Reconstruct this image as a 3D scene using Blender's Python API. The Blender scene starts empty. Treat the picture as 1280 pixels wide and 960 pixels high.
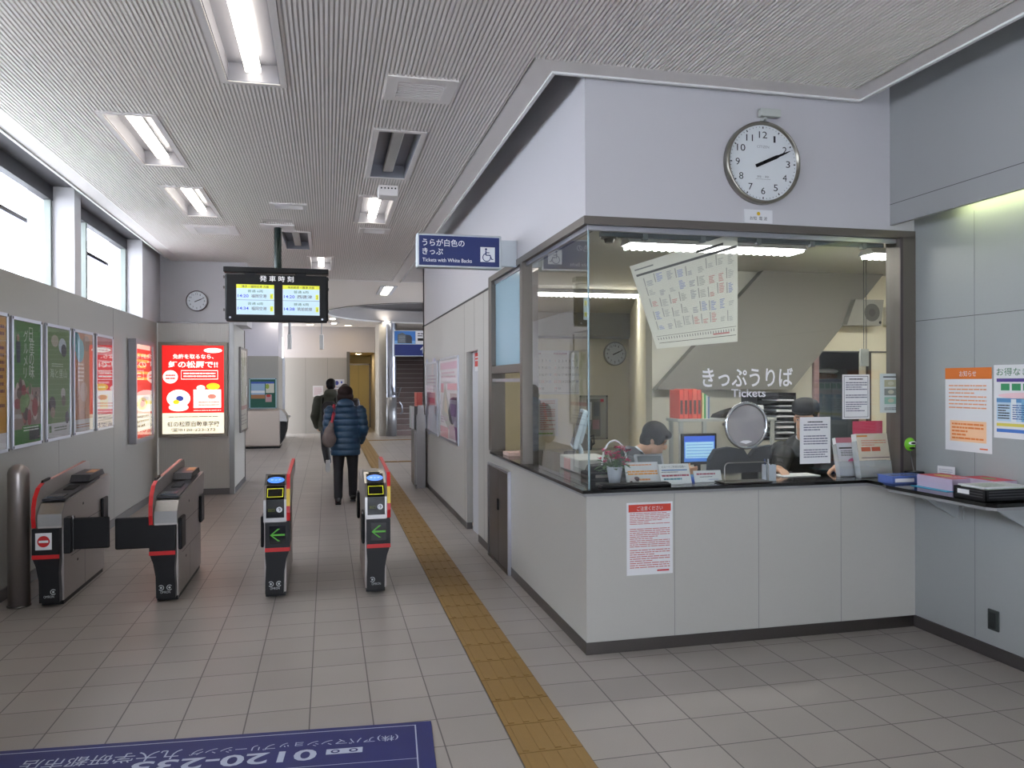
import bpy, bmesh, math, random
from mathutils import Vector, Matrix
import numpy as np
random.seed(7)
SC = bpy.context.scene
COL = SC.collection
# ------------------------------------------------------------------ camera
F = 972.5; YAW, PIT, ROL, CH = 0.2328, -0.0026, -0.0037, 1.66
_f = Vector((math.sin(YAW)*math.cos(PIT), math.cos(YAW)*math.cos(PIT), math.sin(PIT)))
_r0 = Vector((math.cos(YAW), -math.sin(YAW), 0)); _u0 = _r0.cross(_f)
_r = _r0*math.cos(ROL) + _u0*math.sin(ROL); _u = -_r0*math.sin(ROL) + _u0*math.cos(ROL)
cam = bpy.data.cameras.new('camera'); camo = bpy.data.objects.new('camera', cam); COL.objects.link(camo)
camo.matrix_world = Matrix(((_r.x, _u.x, -_f.x, 0), (_r.y, _u.y, -_f.y, 0), (_r.z, _u.z, -_f.z, CH), (0, 0, 0, 1)))
cam.sensor_width = 36; cam.lens = F/1280*36; cam.clip_start = .05; cam.clip_end = 200
SC.camera = camo
# ------------------------------------------------------------------ light and exposure
W = bpy.data.worlds.new('sky'); SC.world = W; W.use_nodes = True
bg = W.node_tree.nodes['Background']; bg.inputs[0].default_value = (.86, .91, 1.0, 1); bg.inputs[1].default_value = 11.0
SC.view_settings.view_transform = 'Standard'; SC.view_settings.look = 'None'
SC.view_settings.exposure = 0.03; SC.view_settings.gamma = 1; SC.view_settings.use_curve_mapping = False
SC.cycles.max_bounces = 8; SC.cycles.diffuse_bounces = 4; SC.cycles.glossy_bounces = 4; SC.cycles.transparent_max_bounces = 16
SC.cycles.caustics_reflective = False; SC.cycles.caustics_refractive = False
TUBE = 15.0; OFFICE_TUBE = 24.0

def on(ax, val, x, y):
    "the point of the plane (axis ax = val) on the sight line of pixel x, y: used once, to read off positions"
    d = _r*((x-640)/F) - _u*((y-480)/F) + _f
    C = Vector((0, 0, CH)); t = (val-C[ax])/d[ax]
    return C + d*t

# ------------------------------------------------------------------ materials
def lin(c):
    c = c/255
    return c/12.92 if c <= .04045 else ((c+.055)/1.055)**2.4
_m = {}
def mat(rgb, rough=.5, metal=0, emit=0, name=None, noise=0, spec=.5, nscale=40):
    key = (rgb, rough, metal, emit, noise, spec, nscale)
    if key in _m: return _m[key]
    m = bpy.data.materials.new(name or 'paint'); m.use_nodes = True
    nt = m.node_tree; b = nt.nodes['Principled BSDF']
    c = tuple(lin(v) for v in rgb)+(1,)
    b.inputs['Base Color'].default_value = c; b.inputs['Roughness'].default_value = rough
    b.inputs['Metallic'].default_value = metal; b.inputs['Specular IOR Level'].default_value = spec
    if noise:
        tc = nt.nodes.new('ShaderNodeTexCoord'); nz = nt.nodes.new('ShaderNodeTexNoise')
        nz.inputs['Scale'].default_value = nscale; nz.inputs['Detail'].default_value = 3
        nt.links.new(tc.outputs['Object'], nz.inputs['Vector'])
        mx = nt.nodes.new('ShaderNodeMix'); mx.data_type = 'RGBA'
        mx.inputs[6].default_value = tuple(v*(1-noise) for v in c[:3])+(1,)
        mx.inputs[7].default_value = tuple(min(1, v*(1+noise)) for v in c[:3])+(1,)
        nt.links.new(nz.outputs['Fac'], mx.inputs[0]); nt.links.new(mx.outputs[2], b.inputs['Base Color'])
    if emit:
        b.inputs['Emission Color'].default_value = c; b.inputs['Emission Strength'].default_value = emit
    _m[key] = m
    return m
def glass(name, tint=(1, 1, 1), refl=.75, rough=0.0):
    m = bpy.data.materials.new(name); m.use_nodes = True; nt = m.node_tree; nt.nodes.clear()
    out = nt.nodes.new('ShaderNodeOutputMaterial'); tr = nt.nodes.new('ShaderNodeBsdfTransparent'); tr.inputs[0].default_value = tint+(1,)
    gl = nt.nodes.new('ShaderNodeBsdfGlossy'); gl.inputs['Roughness'].default_value = rough; gl.inputs[0].default_value = (1, 1, 1, 1)
    fr = nt.nodes.new('ShaderNodeFresnel'); fr.inputs[0].default_value = 1.5
    mu = nt.nodes.new('ShaderNodeMath'); mu.operation = 'MULTIPLY'; mu.inputs[1].default_value = refl*2
    mi = nt.nodes.new('ShaderNodeMixShader')
    ge = nt.nodes.new('ShaderNodeNewGeometry'); iv = nt.nodes.new('ShaderNodeMath'); iv.operation = 'SUBTRACT'; iv.inputs[0].default_value = 1; nt.links.new(ge.outputs['Backfacing'], iv.inputs[1])
    m3 = nt.nodes.new('ShaderNodeMath'); m3.operation = 'MULTIPLY'; m3.use_clamp = True; nt.links.new(mu.outputs[0], m3.inputs[0]); nt.links.new(iv.outputs[0], m3.inputs[1])
    nt.links.new(fr.outputs[0], mu.inputs[0]); nt.links.new(m3.outputs[0], mi.inputs[0])
    nt.links.new(tr.outputs[0], mi.inputs[1]); nt.links.new(gl.outputs[0], mi.inputs[2]); nt.links.new(mi.outputs[0], out.inputs[0])
    return m
def sheer(name, rgb, alpha, rough=.5):
    m = bpy.data.materials.new(name); m.use_nodes = True; b = m.node_tree.nodes['Principled BSDF']
    b.inputs['Base Color'].default_value = tuple(lin(v) for v in rgb)+(1,); b.inputs['Alpha'].default_value = alpha; b.inputs['Roughness'].default_value = rough
    return m
def grid_mat(name, rgb, px, py, ox, oy, w, line, rough, tilevar=.05, noise=.12):
    m = bpy.data.materials.new(name); m.use_nodes = True; nt = m.node_tree; N = nt.nodes.new; L = nt.links.new
    b = nt.nodes['Principled BSDF']; tc = N('ShaderNodeTexCoord'); sp = N('ShaderNodeSeparateXYZ'); L(tc.outputs['Object'], sp.inputs[0])
    def M(op, a, bb=None):
        n = N('ShaderNodeMath'); n.operation = op
        for i, v in enumerate((a, bb)):
            if v is None: continue
            if isinstance(v, (int, float)): n.inputs[i].default_value = v
            else: L(v, n.inputs[i])
        return n.outputs[0]
    cells = []; masks = []
    for s, p, o in ((sp.outputs[0], px, ox), (sp.outputs[1], py, oy)):
        q = M('DIVIDE', M('SUBTRACT', s, o), p); fl = M('FLOOR', q); cells.append(fl); fr = M('FRACT', q)
        masks.append(M('LESS_THAN', fr, w/p))
    line_f = M('MAXIMUM', masks[0], masks[1])
    cb = N('ShaderNodeCombineXYZ'); L(cells[0], cb.inputs[0]); L(cells[1], cb.inputs[1])
    wn = N('ShaderNodeTexWhiteNoise'); L(cb.outputs[0], wn.inputs[0])
    nz = N('ShaderNodeTexNoise'); nz.inputs['Scale'].default_value = 220; nz.inputs['Detail'].default_value = 2; L(tc.outputs['Object'], nz.inputs['Vector'])
    nl = N('ShaderNodeTexNoise'); nl.inputs['Scale'].default_value = 1.3; L(tc.outputs['Object'], nl.inputs['Vector'])
    v = M('ADD', M('MULTIPLY', M('SUBTRACT', wn.outputs[0], .5), tilevar*2), M('MULTIPLY', M('SUBTRACT', nz.outputs['Fac'], .5), noise*2))
    v = M('ADD', M('ADD', v, M('MULTIPLY', M('SUBTRACT', nl.outputs['Fac'], .5), .25)), 1)
    hs = N('ShaderNodeVectorMath'); hs.operation = 'SCALE'; hs.inputs[0].default_value = tuple(lin(c) for c in rgb); L(v, hs.inputs['Scale'])
    mx = N('ShaderNodeMix'); mx.data_type = 'RGBA'; L(line_f, mx.inputs[0]); L(hs.outputs[0], mx.inputs[6])
    mx.inputs[7].default_value = tuple(lin(c) for c in line)+(1,); L(mx.outputs[2], b.inputs['Base Color'])
    b.inputs['Roughness'].default_value = rough
    return m

WHITE = mat((200, 197, 198), .6, name='white_wall', noise=.02, nscale=3)
PANEL = mat((158, 156, 149), .42, name='grey_wall_panel', noise=.02, nscale=60)
PANEL2 = mat((182, 180, 174), .4, name='office_panel', noise=.02, nscale=60)
SEAM = mat((88, 88, 86), .7)
DARKB = mat((62, 58, 58), .6)
STEEL = mat((150, 148, 146), .28, 1, name='brushed_steel', noise=.05, nscale=90)
STEELD = mat((112, 108, 106), .35, 1, name='dark_brushed_steel', noise=.05, nscale=90)
ALU = mat((190, 192, 200), .3, 1)
BRZ = mat((112, 106, 100), .45, .6, name='window_frame_metal')
BLK = mat((14, 14, 16), .4, spec=.25); BLKM = mat((24, 24, 26), .6, spec=.3); BLKG = mat((8, 8, 9), .08)
RED = mat((200, 30, 34), .4); YEL = mat((222, 184, 40), .4)
PAPER = mat((226, 226, 228), .6); INK = mat((40, 40, 48), .6)
CREAM = mat((232, 224, 200), .7, name='office_wall', noise=.02, nscale=4)
GLASS = glass('clear_glass', (.96, .975, .965), .8)
WGLASS = glass('window_glass', (.97, .98, 1.0), .5)

# ------------------------------------------------------------------ mesh builder
_tcache = {}
def glyphs(s, bold=0):
    if (s, bold) in _tcache: return _tcache[(s, bold)]
    cu = bpy.data.curves.new('t', 'FONT'); cu.body = s; cu.size = 1; cu.resolution_u = 3; cu.fill_mode = 'FRONT'; cu.offset = bold
    o = bpy.data.objects.new('t', cu); COL.objects.link(o)
    dg = bpy.context.evaluated_depsgraph_get(); me = bpy.data.meshes.new_from_object(o.evaluated_get(dg))
    vs = [(v.co.x, v.co.y) for v in me.vertices]; fs = [tuple(p.vertices) for p in me.polygons]
    bpy.data.objects.remove(o); bpy.data.curves.remove(cu); bpy.data.meshes.remove(me)
    _tcache[(s, bold)] = (vs, fs)
    return vs, fs
def surf(o, u, v):
    "frame of a surface: origin, right, up -> matrix mapping (u, v, outwards)"
    o, u, v = Vector(o), Vector(u).normalized(), Vector(v).normalized(); n = u.cross(v)
    return Matrix(((u.x, v.x, n.x, o.x), (u.y, v.y, n.y, o.y), (u.z, v.z, n.z, o.z), (0, 0, 0, 1)))
class MB:
    def __init__(s, M=None): s.v = []; s.f = []; s.m = []; s.mats = []; s.M = M or Matrix(); s.sm = []
    def mi(s, m):
        if m not in s.mats: s.mats.append(m)
        return s.mats.index(m)
    def add(s, vs, fs, m, M=None, smooth=False):
        M = s.M @ M if M is not None else s.M
        b = len(s.v); s.v += [tuple(M @ Vector(p)) for p in vs]; k = s.mi(m)
        for f in fs: s.f.append(tuple(b+i for i in f)); s.m.append(k); s.sm.append(smooth)
        return s
    def box(s, x0, x1, y0, y1, z0, z1, m, M=None, c=0):
        x0, x1 = sorted((x0, x1)); y0, y1 = sorted((y0, y1)); z0, z1 = sorted((z0, z1))
        if c <= 0:
            vs = [(x, y, z) for z in (z0, z1) for y in (y0, y1) for x in (x0, x1)]
            return s.add(vs, [(0, 2, 3, 1), (4, 5, 7, 6), (0, 1, 5, 4), (2, 6, 7, 3), (0, 4, 6, 2), (1, 3, 7, 5)], m, M)
        bm = bmesh.new(); bmesh.ops.create_cube(bm, size=1)
        for v in bm.verts: v.co = ((x0+x1)/2+v.co.x*(x1-x0), (y0+y1)/2+v.co.y*(y1-y0), (z0+z1)/2+v.co.z*(z1-z0))
        bmesh.ops.bevel(bm, geom=list(bm.edges), offset=min(c, (x1-x0)*.49, (y1-y0)*.49, (z1-z0)*.49), segments=2, affect='EDGES', profile=.5)
        return s.bm(bm, m, M)
    def bm(s, bm, m, M=None, smooth=False):
        bm.verts.index_update(); vs = [tuple(v.co) for v in bm.verts]; fs = [tuple(v.index for v in f.verts) for f in bm.faces]; bm.free()
        return s.add(vs, fs, m, M, smooth)
    def prism(s, pts, a0, a1, m, axis=1, M=None):
        "outline pts in the two other axes (in order), extruded along axis"
        def mk(p, a):
            if axis == 0: return (a, p[0], p[1])
            if axis == 1: return (p[0], a, p[1])
            return (p[0], p[1], a)
        n = len(pts); vs = [mk(p, a0) for p in pts]+[mk(p, a1) for p in pts]
        bm = bmesh.new(); V = [bm.verts.new(v) for v in vs]
        bm.faces.new(V[:n]); bm.faces.new(V[n:][::-1])
        for i in range(n): bm.faces.new((V[i], V[(i+1) % n], V[n+(i+1) % n], V[n+i]))
        bmesh.ops.recalc_face_normals(bm, faces=bm.faces)
        return s.bm(bm, m, M)
    def cyl(s, a, b, r0, m, r1=None, n=20, M=None, smooth=True, cap=True):
        a, b = Vector(a), Vector(b); r1 = r0 if r1 is None else r1; d = (b-a).normalized()
        t = Vector((0, 0, 1)) if abs(d.z) < .9 else Vector((1, 0, 0)); p = d.cross(t).normalized(); q = d.cross(p)
        vs = [a+(p*math.cos(k*math.tau/n)+q*math.sin(k*math.tau/n))*r0 for k in range(n)]+[b+(p*math.cos(k*math.tau/n)+q*math.sin(k*math.tau/n))*r1 for k in range(n)]
        s.add([tuple(v) for v in vs], [(k, (k+1) % n, n+(k+1) % n, n+k) for k in range(n)], m, M, smooth)
        if cap: s.add([tuple(v) for v in vs], [tuple(range(n))[::-1], tuple(range(n, 2*n))], m, M)
        return s
    def tube(s, pts, r, m, n=10, M=None, closed=False):
        pts = [Vector(p) for p in pts]; N = len(pts); rings = []
        ref = Vector((0.13, .21, 1)).normalized()
        for i, p in enumerate(pts):
            if closed: d = (pts[(i+1) % N]-pts[i-1]).normalized()
            else: d = (pts[min(i+1, N-1)]-pts[max(i-1, 0)]).normalized()
            a = d.cross(ref).normalized(); b = d.cross(a)
            rr = r[i] if isinstance(r, (list, tuple)) else r
            rings.append([p+(a*math.cos(k*math.tau/n)+b*math.sin(k*math.tau/n))*rr for k in range(n)])
        vs = [tuple(v) for R in rings for v in R]; fs = []
        for i in range(N if closed else N-1):
            j = (i+1) % N
            for k in range(n): fs.append((i*n+k, i*n+(k+1) % n, j*n+(k+1) % n, j*n+k))
        if not closed: fs += [tuple(range(n)), tuple((N-1)*n+k for k in range(n))[::-1]]
        return s.add(vs, fs, m, M, True)
    def lathe(s, prof, m, n=28, M=None, smooth=True):
        vs = []; fs = []
        for r, z in prof:
            for k in range(n): a = k*math.tau/n; vs.append((r*math.cos(a), r*math.sin(a), z))
        for i in range(len(prof)-1):
            for k in range(n): fs.append((i*n+k, i*n+(k+1) % n, (i+1)*n+(k+1) % n, (i+1)*n+k))
        return s.add(vs, fs, m, M, smooth)
    def ball(s, c, r, m, M=None, n=16):
        bm = bmesh.new(); bmesh.ops.create_uvsphere(bm, u_segments=n, v_segments=max(6, n*2//3), radius=1)
        rr = r if isinstance(r, (tuple, list)) else (r, r, r)
        for v in bm.verts: v.co = (c[0]+v.co.x*rr[0], c[1]+v.co.y*rr[1], c[2]+v.co.z*rr[2])
        return s.bm(bm, m, M, True)
    # flat print on a surface frame
    def rect(s, S, u0, v0, u1, v1, m, n=.0006): return s.add([(u0, v0, n), (u1, v0, n), (u1, v1, n), (u0, v1, n)], [(0, 1, 2, 3)], m, S)
    def poly(s, S, pts, m, n=.0008): return s.add([(p[0], p[1], n) for p in pts], [tuple(range(len(pts)))], m, S)
    def ell(s, S, u, v, a, b, m, n=.001, k=28): return s.poly(S, [(u+a*math.cos(i*math.tau/k), v+b*math.sin(i*math.tau/k)) for i in range(k)], m, n)
    def ring(s, S, u, v, r0, r1, m, n=.001, k=32, a0=0, a1=math.tau):
        vs = [(u+r*math.cos(a0+(a1-a0)*i/k), v+r*math.sin(a0+(a1-a0)*i/k), n) for i in range(k+1) for r in (r0, r1)]
        return s.add(vs, [(2*i, 2*i+1, 2*i+3, 2*i+2) for i in range(k)], m, S)
    def text(s, S, u, v, h, t, m, n=.0012, maxw=None, al='l', stretch=None, bold=0):
        vs, fs = glyphs(t, bold)
        if not vs: return s
        xs = [p[0] for p in vs]; w = max(xs)-min(xs); x0 = min(xs); kx = h*1.0
        if maxw and w*kx > maxw: kx = maxw/w
        if stretch: kx = stretch/w
        off = {'l': 0, 'c': -w*kx/2, 'r': -w*kx}[al]
        return s.add([(u+off+(p[0]-x0)*kx, v+p[1]*h, n) for p in vs], fs, m, S)
    def lines(s, S, u0, v0, u1, v1, k, m, fill=.45, seed=1, n=.0008, ragged=True):
        R = random.Random(seed); st = (v1-v0)/k
        for i in range(k):
            vv = v1-(i+1)*st+st*(1-fill)/2; u = u0; end = u1 if not ragged or R.random() < .7 else u0+(u1-u0)*R.uniform(.4, .95)
            while u < end:
                w = (u1-u0)*R.uniform(.05, .2); e = min(u+w, end); s.rect(S, u, vv, e, vv+st*fill, m, n); u = e+(u1-u0)*.015
        return s
    def build(s, name, parent=None, loc=None, **kw):
        me = bpy.data.meshes.new(name)
        L = Vector(loc) if loc is not None else Vector((0, 0, 0))
        me.from_pydata([tuple(Vector(v)-L) for v in s.v], [], s.f)
        for m in s.mats: me.materials.append(m)
        for p, k, q in zip(me.polygons, s.m, s.sm): p.material_index = k; p.use_smooth = q
        me.update()
        o = bpy.data.objects.new(name, me); COL.objects.link(o); o.location = L
        if parent is not None: o.parent = parent
        return o
def tag(o, label=None, cat=None, group=None, kind=None):
    if label: o['label'] = label
    if cat: o['category'] = cat
    if group: o['group'] = group
    if kind: o['kind'] = kind
    return o
def thing(name, label, cat, loc=(0, 0, 0), rz=0, group=None):
    o = bpy.data.objects.new(name, None); COL.objects.link(o); o.location = loc; o.rotation_euler = (0, 0, rz); o.empty_display_size = .1
    return tag(o, label, cat, group)
def struct(mb, name, loc=None): return tag(mb.build(name, None, loc), kind='structure')
def copy_tree(o, parent=None):
    c = o.copy(); COL.objects.link(c)
    if parent is not None: c.parent = parent
    for ch in list(o.children): copy_tree(ch, c)
    return c
WALLF = lambda x, y, z: surf((x, y, z), (1, 0, 0), (0, 0, 1))      # faces -Y (towards the camera)
LEFTF = lambda x, y, z: surf((x, y, z), (0, 1, 0), (0, 0, 1))      # faces +X  (u runs +Y)
RIGHTF = lambda x, y, z: surf((x, y, z), (0, -1, 0), (0, 0, 1))    # faces -X  (u runs -Y)

# ================================================================== STRUCTURE
ZC = 3.5; XL = -2.43; XO = 1.525; YO = 4.488; XR = 3.86; ZT = 4.0
FLOOR = grid_mat('floor_tiles', (154, 147, 141), .304, .289, .816, 4.963, .0065, (84, 78, 76), .38)
mb = MB(); mb.box(-3.2, 9, -4.2, 33, -.12, 0, FLOOR); struct(mb, 'floor')

# --- fixtures cut into the ceiling: (x centre, y0, y1, lit)
LAMPS = [(-.43, 3.74, 5.0, 1), (-1.33, 5.8, 7.06, 1), (-1.33, 7.84, 9.12, 1), (.5, 7.84, 9.1, 1), (.53, 5.76, 7.06, 0), (-.385, 9.86, 11.1, 0), (-.09, 11.75, 13.0, 1), (-.43, .4, 1.66, 1), (1.9, .4, 1.66, 1)]  # last two are unseen lamps, added as fill behind the camera
holes = [(x-.155, x+.155, y0, y1) for x, y0, y1, l in LAMPS]
CEIL = mat((244, 238, 233), .7, name='ceiling_rib'); CEILG = mat((208, 202, 197), .9, name='ceiling_groove_shade'); CEILT = mat((228, 222, 218), .6)  # groove backing is coloured darker than the ribs to paint in their shade
def slab_cells(mb, x0, x1, y0, y1, z0, z1, m, hs):
    xs = sorted({x0, x1, *[h[i] for h in hs for i in (0, 1) if x0 < h[i] < x1]}); ys = sorted({y0, y1, *[h[i] for h in hs for i in (2, 3) if y0 < h[i] < y1]})
    for a, b in zip(xs, xs[1:]):
        run = None
        for c, d in zip(ys, ys[1:]):
            cx, cy = (a+b)/2, (c+d)/2
            if any(h[0] < cx < h[1] and h[2] < cy < h[3] for h in hs):
                if run is not None: mb.box(a, b, run, c, z0, z1, m); run = None
            elif run is None: run = c
        if run is not None: mb.box(a, b, run, y1, z0, z1, m)
mb = MB()
slab_cells(mb, -2.28, 1.302, -4, 14.4, ZC+.012, ZC+.06, CEILG, holes)
slab_cells(mb, 1.302, 3.394, -4, 4.43, ZC+.012, ZC+.06, CEILG, holes)
# flat border
for b in ((-2.28, -2.13, -4, 14.4), (1.15, 1.302, 4.28, 14.4), (1.302, 3.394, 4.28, 4.43), (3.25, 3.394, -4, 4.28), (-2.13, 1.15, 14.25, 14.4)):
    mb.box(*b, ZC, ZC+.012, CEILT)
x = -2.13
vents_r = [(.36, .79, 4.7, 5.1), (-1.62, -1.05, 9.66, 10.2), (-.57, -.2, 8.3, 8.56), (.38, .74, 9.42, 9.74), (-.7, -.38, 9.13, 9.36)]
cut = [(h[0]-.045, h[1]+.045, h[2]-.045, h[3]+.045) for h in holes]+vents_r
while x < 3.25:
    y1 = 14.25 if x < 1.15 else 4.28
    segs = [(-1.5, y1)]
    for h in cut:
        if h[0] < x+.007 < h[1]:
            segs = [s2 for s in segs for s2 in (((s[0], min(s[1], h[2])), (max(s[0], h[3]), s[1])) if s[0] < h[3] and s[1] > h[2] else (s,)) if s2[1]-s2[0] > .001]
    for s in segs: mb.box(x, x+.0135, s[0], s[1], ZC, ZC+.013, CEIL)
    x += .025
# edge trims with their upstands
T = mat((226, 226, 224), .5)
mb.box(1.302, 1.325, 4.453, 14.4, ZC-.012, ZC+.16, T); mb.box(1.302, 3.394, 4.43, 4.453, ZC-.012, ZC+.16, T)
mb.box(3.394, 3.417, -4, 4.453, ZC-.012, ZC+.16, T); mb.box(-2.303, -2.28, -4, 12.3, ZC-.012, ZC+.16, T)
# the far ceiling with its round opening, and slab above the recesses
CFAR = mat((228, 220, 212), .7)
def holed(mb, x0, x1, y0, y1, z, cx, cy, R, m, up=.05):
    A = [i*math.tau/96 for i in range(96)]+[math.atan2(y-cy, x-cx) % math.tau for x in (x0, x1) for y in (y0, y1)]; A = sorted(A)
    inn, out = [], []
    for a in A:
        c, s = math.cos(a), math.sin(a); t = min(((x1-cx)/c if c > 1e-9 else 1e9), ((x0-cx)/c if c < -1e-9 else 1e9), ((y1-cy)/s if s > 1e-9 else 1e9), ((y0-cy)/s if s < -1e-9 else 1e9))
        inn.append((cx+R*c, cy+R*s)); out.append((cx+t*c, cy+t*s))
    n = len(A)
    for zz, fl in ((z, 0), (z+up, 1)):
        vs = [(p[0], p[1], zz) for p in inn]+[(p[0], p[1], zz) for p in out]
        mb.add(vs, [(i, (i+1) % n, n+(i+1) % n, n+i)[::(-1 if fl else 1)] for i in range(n)], m)
holed(mb, -3.2, 9, 14.4, 33, ZC, 3.25, 21.0, 3.3, CFAR)
mb.box(1.302, 9, 14.3, 14.4, ZC-.002, ZT, CEILT)
mb.box(-2.85, 9, -4.2, 14.4, ZT, ZT+.1, mat((150, 146, 144), .8))
struct(mb, 'ceiling')
mb = MB(Matrix.Translation((3.25, 21, 0)))                       # drum above the round opening
mb.lathe([(3.3, ZC-.01), (3.3, ZC+.3), (3.02, ZC+.3), (3.02, ZC+.36), (3.2, ZC+.36), (3.2, 5.2), (.01, 5.2)], mat((150, 146, 146), .7), n=72)
mb.lathe([(3.31, ZC-.02), (3.27, ZC-.02), (3.27, ZC+.02)], mat((220, 218, 216), .6), n=72)
tag(mb.build('ceiling_dome', None), kind='structure').name = 'trim_7'

# --- left wall: lower panels, white upper wall with deep window openings
XG = -2.65; ZP = 2.545
WIN = [(-3.2, .2), (1.0, 4.6), (5.0, 8.494), (8.70, 11.39)]      # openings between the piers
mb = MB()
mb.box(-2.85, XL, -4.2, 12.3, 0, ZP, PANEL)
for yy in (-1.5, .4, 2.3, 4.2, 6.1, 8.0, 9.9): mb.box(XL, XL+.0006, yy, yy+.004, .1, ZP, SEAM)
ys = [-4.2]+[v for w in WIN for v in w]+[14.2]
for a, b in zip(ys[::2], ys[1::2]): mb.box(-2.85, XL, a, b, ZP, ZT, WHITE)
mb.box(-2.85, XL, -4.2, 14.2, ZC+.10, ZT, mat((84, 82, 84), .7))
mb.box(XL, -2.303, -4.2, 12.3, ZC+.10, ZC+.2, mat((84, 82, 84), .7))
struct(mb, 'wall_left')
mb = MB(); mb.box(XL, XL+.012, -4, 12.3, 0, .09, mat((92, 88, 86), .5)); struct(mb, 'baseboard_left')
WF = mat((132, 138, 132), .4, .3, name='window_frame'); WFD = mat((58, 56, 58), .5, name='window_header')
for i, (a, b) in enumerate(WIN):
    mb = MB(); zt = ZC+.10
    mb.box(XG-.05, XG+.03, a, b, zt-.14, zt+.06, WFD); mb.box(XG-.04, XG+.02, a, b, ZP-.01, ZP+.035, WF)
    for yy in (a, b-.045): mb.box(XG-.04, XG+.02, yy, yy+.045, ZP, zt, WF)
    mull = {3: [9.6], 2: [6.7], 1: [2.8], 0: [-1.5]}[i]
    for yy in mull: mb.box(XG-.04, XG+.025, yy-.03, yy+.03, ZP, zt, WF)
    w = struct(mb, 'window_%d' % (i+1))
    g = MB(); g.box(XG-.012, XG-.006, a+.02, b-.02, ZP, zt-.1, WGLASS); go = g.build('pane', w)

# --- ribbed pier at the end of the left wall
RIB = mat((206, 203, 196), .5, name='ribbed_panel')
mb = MB(); YB = 12.3
mb.box(-2.43, -1.40, YB+.008, 13.9, 0, ZP, RIB)
x = -2.41
while x < -1.44: mb.box(x, x+.016, YB, YB+.02, .1, ZP, RIB); x += .029
mb.box(-2.43, -1.38, YB-.01, YB+.02, ZP, ZP+.02, STEELD)
mb.box(-1.43, -1.36, YB-.012, YB+.06, 0, ZP+.02, STEEL)
mb.box(-1.40, -1.37, YB+.06, 13.9, .08, ZP, PANEL2); mb.box(-1.41, -1.36, 13.86, 13.92, 0, ZP, STEELD)
mb.box(-1.40, -1.36, YB+.06, 13.9, 0, .08, DARKB); mb.box(-2.43, -1.42, YB-.008, YB+.02, 0, .09, STEELD)
struct(mb, 'wall_end')
mb = MB(); mb.box(-2.43, -1.2, 12.55, 13.4, ZP+.0, ZT, WHITE); struct(mb, 'wall_above')

# --- far hall
mb = MB()
mb.box(-2.3, -1.36, 23.05, 25.2, 0, 2.42, PANEL); mb.box(-2.3, -1.36, 23.05, 25.2, 2.42, ZC, mat((212, 210, 220), .6))
mb.box(-1.37, -1.29, 25.1, 25.26, 0, 2.43, ALU)
mb.box(-3.2, -3.0, 13.9, 23.2, 0, ZC, WHITE); mb.box(-3.0, -2.3, 23.05, 23.2, 0, ZC, WHITE)
FWL = mat((158, 152, 144), .6)
mb.box(-1.4, .69, 26.3, 26.5, 0, 2.48, FWL); mb.box(-1.4, 1.8, 26.3, 26.5, 2.66, ZC, mat((196, 188, 184), .6)); mb.box(-1.4, .69, 26.3, 26.5, 2.48, 2.66, mat((196, 188, 184), .6))
mb.box(.62, .72, 26.26, 26.5, 0, 2.68, mat((96, 92, 84), .5))
for xx in (-.7, 0): mb.box(xx, xx+.006, 26.296, 26.3, 0, 2.48, SEAM)
mb.box(-1.4, 1.8, 26.5, 29.7, 2.66, 2.8, mat((190, 170, 120), .6))     # soffit of the lift lobby
mb.box(.5, .69, 26.5, 29.6, 0, 2.66, FWL); mb.box(.69, 1.8, 29.4, 29.6, 0, 2.66, mat((206, 192, 146), .6))
struct(mb, 'wall_back')
mb = MB(); mb.box(1.55, 1.8, 24.4, 29.4, 0, ZC, mat((186, 180, 170), .6)); mb.box(5.8, 6.0, 12.7, 14, 0, 5, WHITE); mb.box(5.8, 6.0, 23.4, 33, 0, 5, WHITE); mb.box(5.8, 6.0, 14, 23.4, 3.2, 5, WHITE); mb.box(1.8, 6, 32.4, 32.6, 0, 9, mat((70, 62, 60), .8))
mb.box(-1.4, 9, 32.6, 33, 0, 6, DARKB); struct(mb, 'wall_far')
mb = MB(); mb.box(.74, 1.5, 29.3, 29.4, 0, 2.3, mat((200, 188, 140), .5)); mb.box(1.11, 1.116, 29.294, 29.3, 0, 2.3, SEAM); mb.box(.69, .74, 29.28, 29.4, 0, 2.36, STEELD); mb.box(1.5, 1.55, 29.28, 29.4, 0, 2.36, STEELD); mb.box(.69, 1.55, 29.28, 29.4, 2.3, 2.36, STEELD)
struct(mb, 'door_1')
# stairs going up behind
mb = MB(); SR = mat((104, 88, 84), .7); SN = mat((160, 152, 150), .6)
for k in range(26):
    y = 24.5+k*.29; z = k*.165
    mb.box(2.1, 5.6, y, y+.31, z, z+.165, SR); mb.box(2.1, 5.6, y-.012, y+.03, z+.150, z+.168, SN)
struct(mb, 'trim_1')
mb = MB()                                                        # unseen glazed opening, added to let daylight into the far hall
for yy in (14, 16.3, 18.65, 21.0, 23.34): mb.box(5.84, 5.94, yy, yy+.06, 0, 3.2, STEELD)
w = struct(mb, 'daylight_opening'); g = MB(); g.box(5.885, 5.892, 14.06, 23.34, 0, 3.2, WGLASS); g.build('pane', w)
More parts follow.
